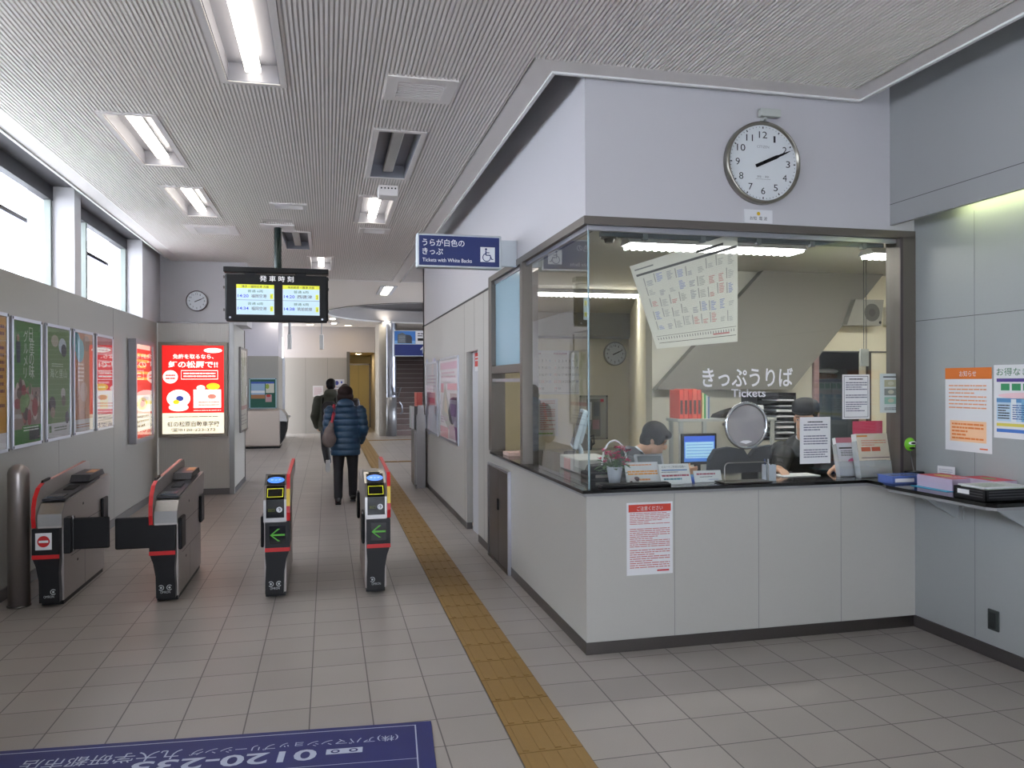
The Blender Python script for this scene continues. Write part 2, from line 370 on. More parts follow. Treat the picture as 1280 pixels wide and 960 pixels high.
# --- outside, seen through the windows: platform canopy and its posts
mb = MB(); PAL = mat((232, 234, 238), .8)
mb.box(-13, -9.6, -6, 60, 6.95, 7.1, PAL); mb.box(-9.7, -9.6, -6, 60, 6.85, 7.1, mat((140, 140, 164), .7))
mb.box(-24, -3.3, -14, 66, -.3, -.1, mat((226, 226, 224), .9)); struct(mb, 'trim_2')
mb = MB(); mb.box(9.05, 24, -14, 46, -.3, -.1, mat((226, 226, 224), .9)); struct(mb, 'trim_8')
mb = MB()
for yy in (6.0, 43.6): mb.box(-10.3, -9.7, yy, yy+.5, -.1, 6.95, mat((120, 124, 136), .7))
struct(mb, 'trim_3')

# --- wall behind the camera, with the glazed entrance
mb = MB(); mb.box(-2.85, -1.1, -4.2, -4, 0, ZT, PANEL); mb.box(2.5, 4.0, -4.2, -4, 0, ZT, PANEL); mb.box(-1.1, 2.5, -4.2, -4, 2.4, ZT, WHITE); struct(mb, 'wall_entrance')
mb = MB()
for x in (-1.1, .1, 1.24, 2.44): mb.box(x, x+.06, -4.16, -4.06, 0, 2.4, STEELD)
mb.box(-1.1, 2.5, -4.16, -4.06, 2.34, 2.4, STEELD); w = struct(mb, 'door_2')
g = MB(); g.box(-1.06, 2.46, -4.115, -4.108, 0, 2.36, WGLASS); g.build('pane', w)

# --- right wall: panels below, a fascia hiding a strip lamp above
PR = mat((160, 164, 164), .38, name='right_wall_panel', noise=.02, nscale=60)
mb = MB(); mb.box(XR, 4.0, -4.2, YO, 0, ZT, PR)
mb.box(XR-.0008, XR, -4, YO, 2.057, 2.061, SEAM); mb.box(XR-.0008, XR, -4, YO, 1.0, 1.003, PR)
for yy in (3.985, 3.0, 2.0, 1.0): mb.box(XR-.0008, XR, yy, yy+.003, .09, 2.7, mat((120, 124, 126), .7))
FAS = mat((160, 162, 162), .45, name='fascia')
mb.box(3.67, 3.70, -4, YO, 2.70, ZT, FAS); mb.box(3.70, XR, -4, YO, 2.80, 2.83, FAS); mb.box(3.6692, 3.67, -4, YO, 2.835, 2.839, SEAM)
struct(mb, 'wall_right')
mb = MB(); mb.box(XR-.014, XR, -4, YO, 0, .075, DARKB); struct(mb, 'baseboard_right')
t = thing('strip_light', 'fluorescent strip lamp hidden behind the fascia above the right wall', 'light', (3.775, 3.9, 2.74))
mb = MB(); mb.box(-.03, .03, -.62, .2, .03, .06, PAPER); mb.build('batten', t)
mb = MB(); mb.cyl((0, -.6, .0), (0, .18, .0), .014, mat((240, 250, 190), .5, 0, 13)); mb.cyl((0, -.62, 0), (0, -.6, 0), .02, PAPER); mb.build('tube', t)

# ================================================================== TICKET OFFICE SHELL
ZF = 2.655                                                            # underside of white wall
OW = mat((196, 194, 197), .55, name='office_white', noise=.01, nscale=3)
mb = MB()
mb.box(XO, XR, YO, YO+.14, ZF, ZT, OW)                                # above the front glass
mb.box(XO, XO+.14, YO+.14, 7.36, ZF, ZT, OW)
mb.box(XO, XO+.14, 7.36, 12.7, 2.56, ZT, OW)
mb.box(XO, 9, 12.56, 12.7, 0, ZT, OW); mb.box(XR, 9, YO, YO+.12, 0, ZT, CREAM)
struct(mb, 'wall_office')
mb = MB()
mb.box(XO, XR, YO, YO+.08, .075, .965, PANEL2); mb.box(XO, XO+.08, YO+.08, 7.97, .075, .965, PANEL2)
for x in (2.101, 2.684, 3.287): mb.box(x, x+.003, YO-.0008, YO, .075, .965, mat((130, 130, 130), .7))
mb.box(XO, XO+.1, 7.36, 7.97, .965, 2.56, PANEL2)
mb.box(XO, XO+.1, 8.66, 12.7, .075, 2.56, PANEL2); mb.box(XO, XO+.1, 7.97, 8.66, 2.0, 2.56, PANEL2)
mb.box(XO+.1, XO+.3, 8.6, 8.66, 0, 2.0, PANEL2)
mb.box(XO+.06, XO+.1, 7.97, 8.6, 0, 2.0, mat((196, 198, 202), .5))
for yy in (7.66, 8.16, 8.78): mb.box(XO-.0008, XO, yy, yy+.004, 2.0 if yy > 8 and yy < 8.6 else .08, 2.56, SEAM)
struct(mb, 'wall_counter')
mb = MB(); mb.box(XO-.004, XR, YO-.004, YO+.06, 0, .075, STEELD); mb.box(XO-.004, XO+.06, YO+.06, 7.97, 0, .075, STEELD); mb.box(XO+.0, XO+.06, 8.66, 12.7, 0, .075, STEELD)
struct(mb, 'baseboard_office')
mb = MB(); mb.box(XO-.012, XO, 7.36, 12.7, 2.56, 2.575, SEAM); struct(mb, 'trim_4')
# window frame
mb = MB(); FR = BRZ
mb.box(XO-.012, XR, YO-.012, YO+.12, 2.615, ZF+.01, FR); mb.box(XO-.012, XO+.12, YO+.12, 7.36, 2.615, ZF+.01, FR)
mb.box(XO+.02, 3.75, YO+.02, YO+.05, 2.585, 2.615, ALU); mb.box(XO+.02, XO+.05, YO+.05, 7.3, 2.585, 2.615, ALU)
mb.box(3.735, XR-.0, YO-.012, YO+.12, 1.005, 2.62, FR); mb.box(3.735, 3.755, YO-.02, YO-.012, 1.005, 2.62, mat((70, 62, 64), .5))
mb.box(XO-.012, XO+.12, 6.02, 6.10, 1.005, 2.62, FR); mb.box(XO-.012, XO+.12, 7.22, 7.36, 1.005, 2.62, FR)
mb.box(XO-.008, XO+.1, 6.10, 7.22, 1.74, 1.81, FR); mb.box(XO-.004, XO+.06, 6.1, 7.22, 1.66, 1.69, ALU)
o = struct(mb, 'window_5')
g = MB(); g.box(XO+.030, 3.735, YO+.030, YO+.038, 1.005, 2.6, GLASS); g.build('pane', o)
g = MB(); g.box(XO+.030, XO+.038, YO+.038, 6.03, 1.005, 2.6, GLASS); g.build('pane', o)
g = MB(); g.box(XO+.028, XO+.032, YO+.024, YO+.03, 1.005, 2.6, mat((170, 196, 205), .2)); g.box(XO+.024, XO+.03, YO+.024, YO+.036, 1.005, 2.6, mat((170, 196, 205), .2)); g.build('glass_joint', o)
g = MB(); g.box(XO+.03, XO+.038, 6.1, 7.22, 1.81, 2.6, mat((150, 182, 196), .12, name='frosted_pane')); tag(g.build('frosted_pane', o), 'pale blue frosted upper pane')
# lettering on the front glass
S = WALLF(0, YO+.0295, 0); LT = mat((236, 236, 240), .5)
a = on(1, YO+.03, 878, 483); b = on(1, YO+.03, 991, 483)
g = MB(); g.text(S, a.x, a.z+.005, .135, 'きっぷうりば', LT, n=.0003, stretch=b.x-a.x, bold=.016)
a = on(1, YO+.03, 914, 497); b = on(1, YO+.03, 957, 497); g.text(S, a.x, a.z+.004, .072, 'Tickets', LT, n=.0003, stretch=b.x-a.x, bold=.016)
tag(g.build('lettering', o), 'white ticket counter lettering on the glass')
# office floor, ceiling, back walls
mb = MB(); mb.box(XO+.1, 9, YO+.1, 12.56, 2.75, 2.8, mat((190, 188, 178), .7)); mb.box(XO+.14, 9, YO+.1, 12.56, 2.8, ZT, CREAM)
mb.box(XO+.14, 5.1, 11.7, 12.4, 2.38, 2.75, mat((150, 148, 138), .7))
struct(mb, 'ceiling_office')
mb = MB(); mb.box(3.05, 4.84, 7.0, 7.15, 0, 2.75, mat((190, 186, 172), .7)); mb.prism([(3.05, 7.15), (3.2, 7.15), (5.12, 12.4), (4.98, 12.4)], 0, 2.75, CREAM, axis=2)
mb.box(4.84, 5.46, 7.0, 7.15, 1.96, 2.75, CREAM); mb.box(5.46, 9, 7.0, 7.15, 0, 2.75, CREAM); mb.box(8.9, 9, YO, 7.0, 0, 2.75, CREAM)
mb.box(XO+.14, 5.1, 12.4, 12.56, 0, 2.75, CREAM); mb.box(XO+.1, XO+.14, 7.36, 12.4, 0, 2.56, CREAM)
mb.box(4.4, 9, 6.985, 7.0, 1.95, 1.965, SEAM)
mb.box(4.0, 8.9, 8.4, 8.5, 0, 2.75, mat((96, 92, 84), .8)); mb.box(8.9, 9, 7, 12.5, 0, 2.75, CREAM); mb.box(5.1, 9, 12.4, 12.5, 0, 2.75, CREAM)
struct(mb, 'wall_inner')
mb = MB(); wq = [on(1, 6.9, *p) for p in ((820, 487), (990, 487), (1113, 332), (960, 332))]; mb.prism([(p.x, p.z) for p in wq], 6.9, 7.0, mat((128, 124, 116), .75, name='stair_soffit', noise=.03, nscale=90), axis=1); struct(mb, 'trim_5')
# dark reveal frame of the inner opening
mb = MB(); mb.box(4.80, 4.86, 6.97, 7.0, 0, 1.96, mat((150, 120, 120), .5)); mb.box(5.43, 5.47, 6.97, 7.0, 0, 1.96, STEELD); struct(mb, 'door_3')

# ================================================================== COUNTER TOP AND SHELF
GR = mat((16, 15, 16), .08, name='black_stone', noise=.3, nscale=200)
mb = MB()
mb.prism([(XO-.035, YO-.035), (3.46, YO-.035), (3.46, 4.32), (3.40, 4.2), (3.40, 3.44), (3.43, 3.40), (XR, 3.40), (XR, YO+.55), (XO+.55, YO+.55), (XO+.55, 7.2), (XO-.035, 7.2)], .985, 1.005, GR, axis=2)
tag(mb.build('worktop', None, (2.6, 4.7, .985)), 'polished black stone counter top along the ticket window and right wall', 'worktop')
mb = MB(); mb.prism([(XO-.02, YO-.02), (3.48, YO-.02), (3.48, 4.3), (3.42, 4.2), (3.42, 3.46), (3.45, 3.42), (XR, 3.42), (XR, YO+.5), (XO+.5, YO+.5), (XO+.5, 7.18), (XO-.02, 7.18)], .965, .985, mat((150, 150, 150), .5), axis=2)
struct(mb, 'trim_6')
for yy, lab in ((4.1, 'triangular grey shelf bracket nearer the office corner'), (3.52, 'triangular grey shelf bracket at the near end of the shelf')):
    mb = MB(); mb.prism([(3.52, .965), (XR, .965), (XR, .80), (XR-.03, .80)], yy, yy+.02, PR, axis=1); mb.box(XR-.012, XR, yy-.03, yy+.05, .79, .965, PR)
    tag(mb.build('shelf_bracket', None, (XR, yy, .8)), lab, 'bracket')
# steel cabinet doors in the side of the counter
t = thing('steel_cabinet', 'narrow brushed steel two-door cabinet set in the side of the counter', 'cabinet', (XO, 6.5, 0))
mb = MB(); mb.box(-.03, 0, -.02, .0, .0, .88, ALU); mb.box(-.03, 0, .83, .85, 0, .88, STEELD); mb.box(-.03, 0, -.02, .85, .87, .89, ALU); mb.box(-.03, 0, 0, .83, 0, .02, STEELD); mb.build('frame', t)
for k in range(2):
    mb = MB(); mb.box(-.018, 0, .004+k*.415, .411+k*.415, .022, .868, STEELD, c=.003); d = mb.build('door', t)
    mb = MB(); mb.box(-.03, -.018, .395+k*.02, .405+k*.02, .5, .6, BLK); mb.build('handle', d)

# ================================================================== CEILING FIXTURES
ENAM = mat((206, 206, 210), .35); TRAY = mat((128, 128, 136), .3); LIT = mat((255, 247, 232), .5, 0, TUBE, name='lamp_tube'); OFFT = mat((196, 194, 188), .4)
LLAB = ['lit recessed ceiling lamp nearest the camera, cut by the top edge of the picture', 'lit recessed ceiling lamp on the window side, nearer of two', 'lit recessed ceiling lamp on the window side, farther of two',
        'lit recessed ceiling lamp past the ceiling sensor box, left of the blue ticket sign', 'unlit recessed ceiling lamp between the louvred vent and the sensor box', 'unlit recessed ceiling lamp just beyond the departure board pole',
        'lit recessed ceiling lamp seen just above the departure board', 'unseen recessed fill lamp added behind the viewpoint on the window side', 'unseen recessed fill lamp added behind the viewpoint on the office side']
for (x, y0, y1, lit), lab in zip(LAMPS, LLAB):
    L = y1-y0; t = thing('recessed_lamp', lab, 'ceiling light', (x, (y0+y1)/2, ZC), 0, 'recessed ceiling lamps')
    h = L/2; w = .155
    mb = MB()
    for a in ((-w-.04, -w, -h-.04, h+.04), (w, w+.04, -h-.04, h+.04), (-w, w, -h-.04, -h), (-w, w, h, h+.04)): mb.box(*a, -.006, .014, CEILT)
    mb.build('frame', t)
    mb = MB(); mb.box(-w, w, -h, h, .11, .12, TRAY)
    for a in ((-w+.001, -w+.006, -h, h), (w-.006, w-.001, -h, h), (-w+.001, w-.001, -h+.001, -h+.006), (-w+.001, w-.001, h-.006, h-.001)): mb.box(*a, .0, .12, TRAY)
    mb.build('housing', t)
    mb = MB(); mb.box(-.045, .045, -h+.05, h-.05, .035, .07, LIT if lit else OFFT, c=.01)
    mb.build('tube', t)
    mb = MB(); mb.box(-.03, .03, -h+.02, h-.02, .07, .11, TRAY); mb.build('reflector', t)
def vent(x0, x1, y0, y1, lab, slats=8, ring=True):
    t = thing('ceiling_vent', lab, 'vent', ((x0+x1)/2, (y0+y1)/2, ZC)); w, h = (x1-x0)/2, (y1-y0)/2
    mb = MB(); b = min(w, h)*.35
    for a in ((-w, -w+b, -h, h), (w-b, w, -h, h), (-w+b, w-b, -h, -h+b), (-w+b, w-b, h-b, h)): mb.box(*a, -.008, .012, CEILT)
    mb.build('frame', t)
    mb = MB(); mb.box(-w+b, w-b, -h+b, h-b, .004, .012, mat((120, 116, 112), .7)); mb.build('backing', t)
    mb = MB()
    for k in range(slats):
        yy = -h+b+(2*h-2*b)*(k+.5)/slats; mb.box(-w+b, w-b, yy-.006, yy+.006, -.006, .006, CEILT)
    mb.build('louvre', t)
vent(.36, .79, 4.7, 5.1, 'square louvred ceiling vent nearest the office, in line with the ticket sign', 9)
vent(-1.62, -1.05, 9.66, 10.2, 'ceiling vent beyond the two window side lamps', 8)
vent(-.57, -.2, 8.3, 8.56, 'small flat ceiling vent just in front of the departure board pole', 3)
vent(.38, .74, 9.42, 9.74, 'ceiling vent with dark slot just beyond the lit lamp on the office side', 4)
t = thing('sensor_box', 'small white sensor box with row of dark dots under the ceiling', 'sensor', (.56, 7.42, ZC))
mb = MB(); mb.box(-.09, .09, -.1, .1, -.1, 0, CEILT, c=.01); mb.build('body', t)
mb = MB()
for k in range(5): mb.ball((-.064+.032*k, -.101, -.03), .008, BLK, n=8)
mb.build('dots', t)

# --- departure board hung on a pole
BX, BY = -.573, 9.5
t = thing('departure_board', 'black departure board hung from the ceiling with two lit screens', 'departure board', (BX, BY, 2.375))
mb = MB(); mb.cyl((.01, .06, .62), (.01, .06, 1.12), .043, mat((30, 44, 40), .2, .3)); mb.build('pole', t)
mb = MB(); mb.box(-.18, .2, -.1, .2, 1.11, 1.127, CEILT); mb.build('ceiling_plate', t)
mb = MB(); mb.box(-.59, .59, -.02, .14, .57, .63, BLK, c=.004)
for sx in (-.3, .27): mb.box(sx-.06, sx+.06, 0, .1, .54, .58, BLKM)
mb.build('top_bar', t)
mb = MB(); mb.box(-.565, .57, 0, .14, 0, .55, BLK, c=.008); mb.box(-.575, -.565, .02, .1, .02, .54, BLKM); mb.box(.57, .585, .02, .1, .02, .54, BLKM)
for sx in (-.59, .585):
    for zz in (.12, .38, .5): mb.box(sx-.008, sx+.008, .03, .06, zz, zz+.03, STEELD)
S = surf((0, 0, 0), (1, 0, 0), (0, 0, 1))
mb.ell(S, -.52, .045, .012, .012, ALU); mb.ell(S, .515, .035, .012, .012, ALU)
mb.text(S, -.19, .475, .072, '発 車 時 刻', mat((225, 225, 225), .5, 0, .35), stretch=.38, bold=.006)
mb.build('housing', t)
SCR = mat((190, 214, 224), .3, 0, .42); SY = mat((214, 220, 60), .3, 0, .36); SG = mat((30, 116, 76), .3, 0, .1); SB = mat((30, 64, 200), .3, 0, .3); SK = mat((28, 34, 44), .3)
for ox, head, rows in ((-.45, '博多・福岡空港 方面', (('14:20', '福岡空港', '1'), ('14:34', '福岡空港', '1'))), (.065, '筑前前原・唐津 方面', (('14:20', '西唐津', '2'), ('14:38', '筑前前原', '2')))):
    mb = MB(); Wd = .42; mb.rect(S, ox, .08, ox+Wd, .43, SCR, .001); mb.rect(S, ox, .385, ox+Wd, .43, SY, .0018); mb.text(S, ox+Wd/2, .394, .03, head, SK, n=.0026, al='c', stretch=.3)
    for k, (tm, dst, pl) in enumerate(rows):
        v = .245-k*.145
        mb.text(S, ox+Wd/2, v+.095, .034, '普通 6両', SG, n=.0022, al='c', stretch=.17)
        mb.text(S, ox+.015, v+.035, .048, tm, SB, n=.0022, stretch=.12, bold=.01); mb.text(S, ox+.165, v+.035, .044, dst, SK, n=.0022, stretch=.17)
        mb.rect(S, ox+Wd-.045, v+.02, ox+Wd-.012, v+.08, SY, .002); mb.text(S, ox+Wd-.036, v+.035, .04, pl, SK, n=.0028)
        if k == 0: mb.rect(S, ox, v+.002, ox+Wd, v+.006, mat((110, 140, 160), .5), .002)
    mb.build('screen', t)

# --- blue hanging ticket sign
t = thing('ticket_sign', 'blue projecting sign for tickets with white backs and wheelchair symbol', 'sign', (1.04, 6.2, 2.58))
BLUE = mat((22, 42, 104), .35); WH = mat((228, 230, 236), .5); SF = mat((196, 202, 206), .4, .4)
mb = MB(); mb.box(-.345, .345, 0, .09, 0, .27, SF, c=.008); mb.box(.345, .48, .02, .07, .03, .24, SF); mb.build('casing', t)
S = surf((-.345, -.0005, 0), (1, 0, 0), (0, 0, 1)); mb = MB()
mb.rect(S, .018, .016, .672, .254, BLUE, .0005)
mb.text(S, .045, .175, .062, 'うらが白色の', WH, stretch=.34, bold=.012); mb.text(S, .045, .105, .060, 'きっぷ', WH, stretch=.165, bold=.012); mb.text(S, .045, .045, .042, 'Tickets with White Backs', WH, stretch=.40, bold=.008)
mb.rect(S, .515, .055, .635, .175, WH, .001)
mb.ell(S, .562, .158, .009, .009, BLUE, .002); mb.poly(S, [(.556, .147), (.566, .147), (.566, .112), (.556, .112)], BLUE, .002); mb.rect(S, .56, .127, .59, .134, BLUE, .002); mb.rect(S, .56, .106, .598, .114, BLUE, .002)
mb.poly(S, [(.590, .112), (.599, .112), (.612, .078), (.604, .078)], BLUE, .002); mb.rect(S, .604, .074, .622, .081, BLUE, .002)
mb.ring(S, .567, .092, .028, .035, BLUE, .002, a0=math.radians(110), a1=math.radians(375)); mb.build('sign_face', t)

# --- clocks
def clock(loc, r, label, nums=True, face=(222, 226, 228), hour=66, minute=66, thick=.05, S0=None, rim=STEEL):
    t = thing('wall_clock', label, 'clock', loc); S = S0 or surf((0, 0, 0), (1, 0, 0), (0, 0, 1))
    mb = MB(); R = S @ Matrix()
    mb.lathe([(r*.9, .004), (r*.93, thick), (r*.965, thick+.004), (r, thick*.8), (r, 0), (.001, 0)], rim, n=56, M=R); mb.build('rim', t)
    mb = MB(); Fm = mat(face, .3); mb.ell(S, 0, 0, r*.925, r*.925, Fm, thick*.6, k=56); n = thick*.6+.001
    for k in range(60):
        a = math.radians(90-6*k); r1 = r*.88; r0 = r*(.83 if k % 5 == 0 else .855); w = .004*r/.27 if k % 5 == 0 else .0016*r/.27
        d = Vector((math.cos(a), math.sin(a))); p = Vector((-d.y, d.x))*w; q0 = d*r0; q1 = d*r1
        mb.poly(S, [tuple(q0-p), tuple(q1-p), tuple(q1+p), tuple(q0+p)], INK, n)
    for k in range(1, 13):
        a = math.radians(90-30*k); tx = str(k); hgt = r*.235; wd = hgt*(.48 if k < 10 else .95)
        if nums: mb.text(S, math.cos(a)*r*.68-wd/2, math.sin(a)*r*.68-hgt*.34, hgt, tx, INK, n=n, stretch=wd if k not in (1, 11) else wd*(.5 if k == 1 else .8))
    if r > .2:
        mb.text(S, 0, r*.36, r*.09, 'CITIZEN', mat((150, 152, 156), .5), n=n, al='c'); mb.text(S, 0, -r*.36, r*.06, '発信 ・ 時計', mat((110, 110, 116), .5), n=n, al='c'); mb.rect(S, -r*.2, -r*.40, r*.2, -r*.395, SEAM, n)
    mb.build('face', t)
    for nm, ang, ln, w, zz in (('hour_hand', hour, .56, .022, .003), ('minute_hand', minute, .80, .014, .006)):
        a = math.radians(90-ang); d = Vector((math.cos(a), math.sin(a))); p = Vector((-d.y, d.x))*w*r/.54*1.0
        mb = MB(); mb.poly(S, [tuple(-d*r*.22-p), tuple(d*r*ln*.7-p*1.05), tuple(d*r*ln-p*.3), tuple(d*r*ln+p*.3), tuple(d*r*ln*.7+p*1.05), tuple(-d*r*.22+p)], BLK, n+zz); mb.build(nm, t)
    mb = MB(); mb.cyl((0, 0, n), (0, 0, n+.01), r*.03, BLK, M=S); mb.build('hub', t)
    return t
clock((2.706, YO-.001, 3.05), .262, 'large round steel rimmed wall clock above the ticket window', rim=mat((150, 146, 136), .3, .9))
clock((-1.914, 12.548, 2.90), .155, 'small round clock on white wall above the ribbed pier', rim=mat((120, 110, 110), .4, .3))
clock((4.72, 12.398, 2.13), .20, 'round clock on the cream back wall inside the office', rim=mat((170, 168, 160), .4, .2))
t = thing('clock_receiver', 'small pale box on bracket just above the large wall clock', 'device', (2.74, YO, 3.35))
mb = MB(); mb.box(-.07, .07, -.075, -.03, -.015, .035, mat((186, 190, 184), .5), c=.006); mb.build('body', t); mb = MB(); mb.box(-.035, -.015, -.05, 0, -.03, 0, mat((186, 190, 184), .5)); mb.build('bracket', t)
def card(name, label, cat, S, w, h, draw, t_=.002, group=None, col=PAPER):
    o = S.to_translation(); mb = MB(); mb.box(0, w, 0, h, -t_, 0, col, M=S)
    draw(mb, S); ob = mb.build(name, None, tuple(o)); return tag(ob, label, cat, group)
def d_clocktag(mb, S): mb.ell(S, .1, .06, .012, .012, YEL); mb.text(S, .1, .02, .026, 'お知  電 波', INK, al='c')
card('clock_label', 'small white label card under the large wall clock', 'label', WALLF(2.59, YO-.002, 2.672), .2, .085, d_clocktag)

# ================================================================== GATES
GBODY = mat((176, 168, 164), .42, .6, name='gate_steel', noise=.04, nscale=50)
GLID = mat((40, 40, 46), .35); GSIDE = mat((19, 19, 22), .42, spec=.3)
def gate(loc, mir, kind, label, closed):
    """mir = 1: guide rail on the left, -1: on the right"""
    t = thing('ticket_gate', label, 'ticket gate', loc); m = mir
    G = .68; X = lambda v: v*m*G
    def P(mb, pts, a0, a1, mt, axis=0):
        if axis == 0: mb.prism(pts, X(a0), X(a1), mt, axis=0)
        else: mb.prism([(X(p[0]), p[1]) for p in pts], a0, a1, mt, axis=1)
    # steel body, seen from the side
    zt = .775 if kind == 'exit' else .80
    mb = MB(); body = [(.03, .035), (1.11, .035), (1.11, .60), (1.28, .66), (1.33, .80), (1.29, .845), (.22, zt), (.07, zt-.02), (.0, zt-.09), (-.01, .585), (.03, .585)]
    P(mb, body, -.12, .12, GBODY); mb.build('body', t)
    mb = MB(); P(mb, [(.05, 0), (1.09, 0), (1.09, .036), (.05, .036)], -.11, .11, BLK); mb.build('plinth', t)
    mb = MB()                                                       # panel joints on the sides
    for sx in (-.1206, .1206):
        P(mb, [(.2, .33), (1.05, .33), (1.05, .334), (.2, .334)], sx-.0004, sx+.0004, SEAM)
        P(mb, [(.55, .04), (.554, .04), (.554, .33), (.55, .33)], sx-.0004, sx+.0004, SEAM)
        P(mb, [(.2, .55), (1.05, .55), (1.05, .554), (.2, .554)], sx-.0004, sx+.0004, SEAM)
        for yy, zz in ((.5, .68), (.35, .26)): P(mb, [(yy, zz), (yy+.03, zz), (yy+.03, zz+.018), (yy, zz+.018)], sx-.001, sx+.001, BLK)
    mb.build('panel_joints', t)
    # black front: wide top part, tapering to the foot
    fr = [(-.165, .585), (.105, .585), (.105, .40), (.105, .34), (.095, .25), (.105, .12), (.105, .037), (-.095, .037), (-.10, .2), (-.125, .30), (-.165, .38)]
    mb = MB(); P(mb, fr, -.035, .04, GSIDE, axis=1); mb.build('front_panel', t)
    mb = MB(); P(mb, [(-.166, .362), (.106, .362), (.106, .392), (-.166, .392)], -.037, -.034, RED, axis=1); P(mb, [(-.166, .362), (-.15, .362), (-.15, .392), (-.166, .392)], -.036, .03, RED, axis=1); mb.build('red_stripe', t)
    Sf = surf((0, -.0352, 0), (1, 0, 0), (0, 0, 1)); mb = MB(); c = mat((190, 196, 196), .5); cx = X(-.0)
    sides = (-1, 1) if 'middle' in label else ((1,) if m > 0 and kind == 'exit' else (-1,))
    for sg in sides:
        u = cx+sg*.030
        mb.ring(Sf, u, .115, .016, .021, c, .0004, a0=math.radians(40 if sg > 0 else 220), a1=math.radians(320 if sg > 0 else 500)); mb.ell(Sf, u, .115, .008, .008, c, .0004)
    mb.text(Sf, cx, .072, .026, 'OMRON', c, n=.0004, al='c', stretch=.07); mb.build('maker_mark', t)
    # guide rail: curved band rising from the front, flat bar on top, ends behind
    if kind == 'exit':
        rail = [(-.02, .59), (-.035, .66), (-.03, .74), (0, .81), (.07, .875), (.16, .90), (1.22, .965), (1.30, .96), (1.33, .92), (1.30, .86), (1.2, .84), (.22, .78), (.08, .76), (.03, .70), (.02, .59)]
        mb = MB(); P(mb, rail, -.168, -.128, GBODY); mb.build('guide_rail', t)
        outer = rail[:6]; band = outer+[(p[0]+.004, p[1]-.004) for p in outer[::-1]]
        mb = MB()
        for a, b in zip(outer, outer[1:]): P(mb, [a, b, (b[0]-.004, b[1]+.004), (a[0]-.006, a[1]+.002)], -.169, -.127, RED)
        P(mb, [(.36, .912), (1.22, .966), (1.22, .971), (.36, .917)], -.169, -.132, mat((206, 150, 140), .2)); mb.build('red_band', t)
        mb = MB(); P(mb, [(.17, .900), (.34, .911), (.34, .928), (.19, .920)], -.172, -.15, BLK); mb.build('lamp_cover', t)
        mb = MB(); P(mb, [(.10, .772), (1.02, .835), (1.02, .85), (.10, .788)], -.127, .108, GLID)
        P(mb, [(.74, .84), (1.22, .85), (1.16, .90), (.80, .89)], -.127, .09, GLID)
        P(mb, [(.14, .785), (.26, .79), (.26, .805), (.15, .8)], -.10, .07, mat((66, 74, 86), .2))
        P(mb, [(.42, .805), (.6, .82), (.6, .832), (.44, .82)], -.06, .05, BLKM); mb.build('ticket_deck', t)
        mb = MB(); P(mb, [(.94, .893), (1.12, .897), (1.12, .901), (.94, .897)], -.02, .075, mat((214, 150, 90), .4)); mb.build('orange_sticker', t)
        mb = MB(); P(mb, [(-.012, .6), (.0, .684), (.07, .752), (.20, .776), (.20, .783), (.06, .762), (-.014, .69), (-.018, .6)], -.118, .121, STEEL); mb.build('front_lip', t)
    else:
        rail = [(-.02, .595), (-.035, .66), (-.02, .84), (.02, .94), (.95, .978), (1.04, .97), (1.06, .92), (1.0, .87), (.16, .84), (.04, .80), (.02, .595)]
        mb = MB(); P(mb, rail, -.168, -.13, GBODY); mb.build('guide_rail', t)
        mb = MB(); P(mb, [(-.035, .66), (-.02, .595), (-.028, .595), (-.042, .66)], -.169, -.129, RED)
        P(mb, [(-.042, .66), (-.035, .66), (-.031, .71), (-.038, .71)], -.169, -.129, RED); P(mb, [(.02, .94), (.95, .978), (.95, .985), (.02, .947)], -.169, -.129, RED)
        P(mb, [(-.02, .84), (.02, .94), (.012, .946), (-.028, .842)], -.169, -.129, RED); mb.build('red_band', t)
        mb = MB(); P(mb, [(-.038, .71), (-.031, .71), (-.02, .84), (-.028, .842)], -.169, -.129, YEL)
        mb.build('yellow_band', t)
        # reader head
        mb = MB(); P(mb, [(-.02, .59), (.5, .59), (.62, .80), (.6, .83), (.42, .935), (.24, .93), (.06, .86), (-.02, .76)], -.128, .122, STEEL); mb.build('reader_head', t)
        n0 = Vector((X(0), -.02, .76)); up = Vector((0, .08, .12)).normalized()
        S1 = surf((0, -.0215, .62), (1, 0, 0), (0, 0.0, 1)); mb = MB(); u0, u1 = sorted((X(-.118), X(.112)))
        mb.rect(S1, u0+.012, -.0, u1-.010, .14, BLKG, .001)
        S2 = surf((0, -.0215, .76), (1, 0, 0), (0, .08, .10)); mb.rect(S2, u0+.012, 0.0, u1-.01, .125, BLKG, .002)
        mb.build('reader_panel', t)
        uc = (u0+u1)/2; GY = mat((214, 220, 40), .4, 0, .2)
        mb = MB(); a = .06
        for q in ((-a, .02, a, .026), (-a, .094, a, .10), (-a, .02, -a+.006, .10), (a-.006, .02, a, .10)): mb.rect(S2, uc+q[0], q[1], uc+q[2], q[3], GY, .003)
        mb.build('display_frame', t); mb = MB(); mb.text(S1, uc-.05, .05, .026, '出口', mat((120, 130, 40), .5), n=.002); mb.build('reader_lettering', t); mb = MB(); mb.ell(S1, uc+.032, .062, .022, .022, WH, .002); mb.text(S1, uc+.032, .048, .04, '↑', BLK, n=.003, al='c'); mb.build('arrow_badge', t)
        S3 = surf((0, .066, .866), (1, 0, 0), (0, .18, .07)); mb = MB(); mb.rect(S3, u0+.012, 0.0, u1-.012, .14, BLK, .003); mb.ell(S3, uc, .062, .064, .05, mat((70, 130, 235), .3, 0, .9), .006, k=36); mb.text(S3, uc, .05, .03, 'タッチ', mat((215, 225, 240), .4, 0, .5), n=.009, al='c'); mb.build('touch_pad', t)
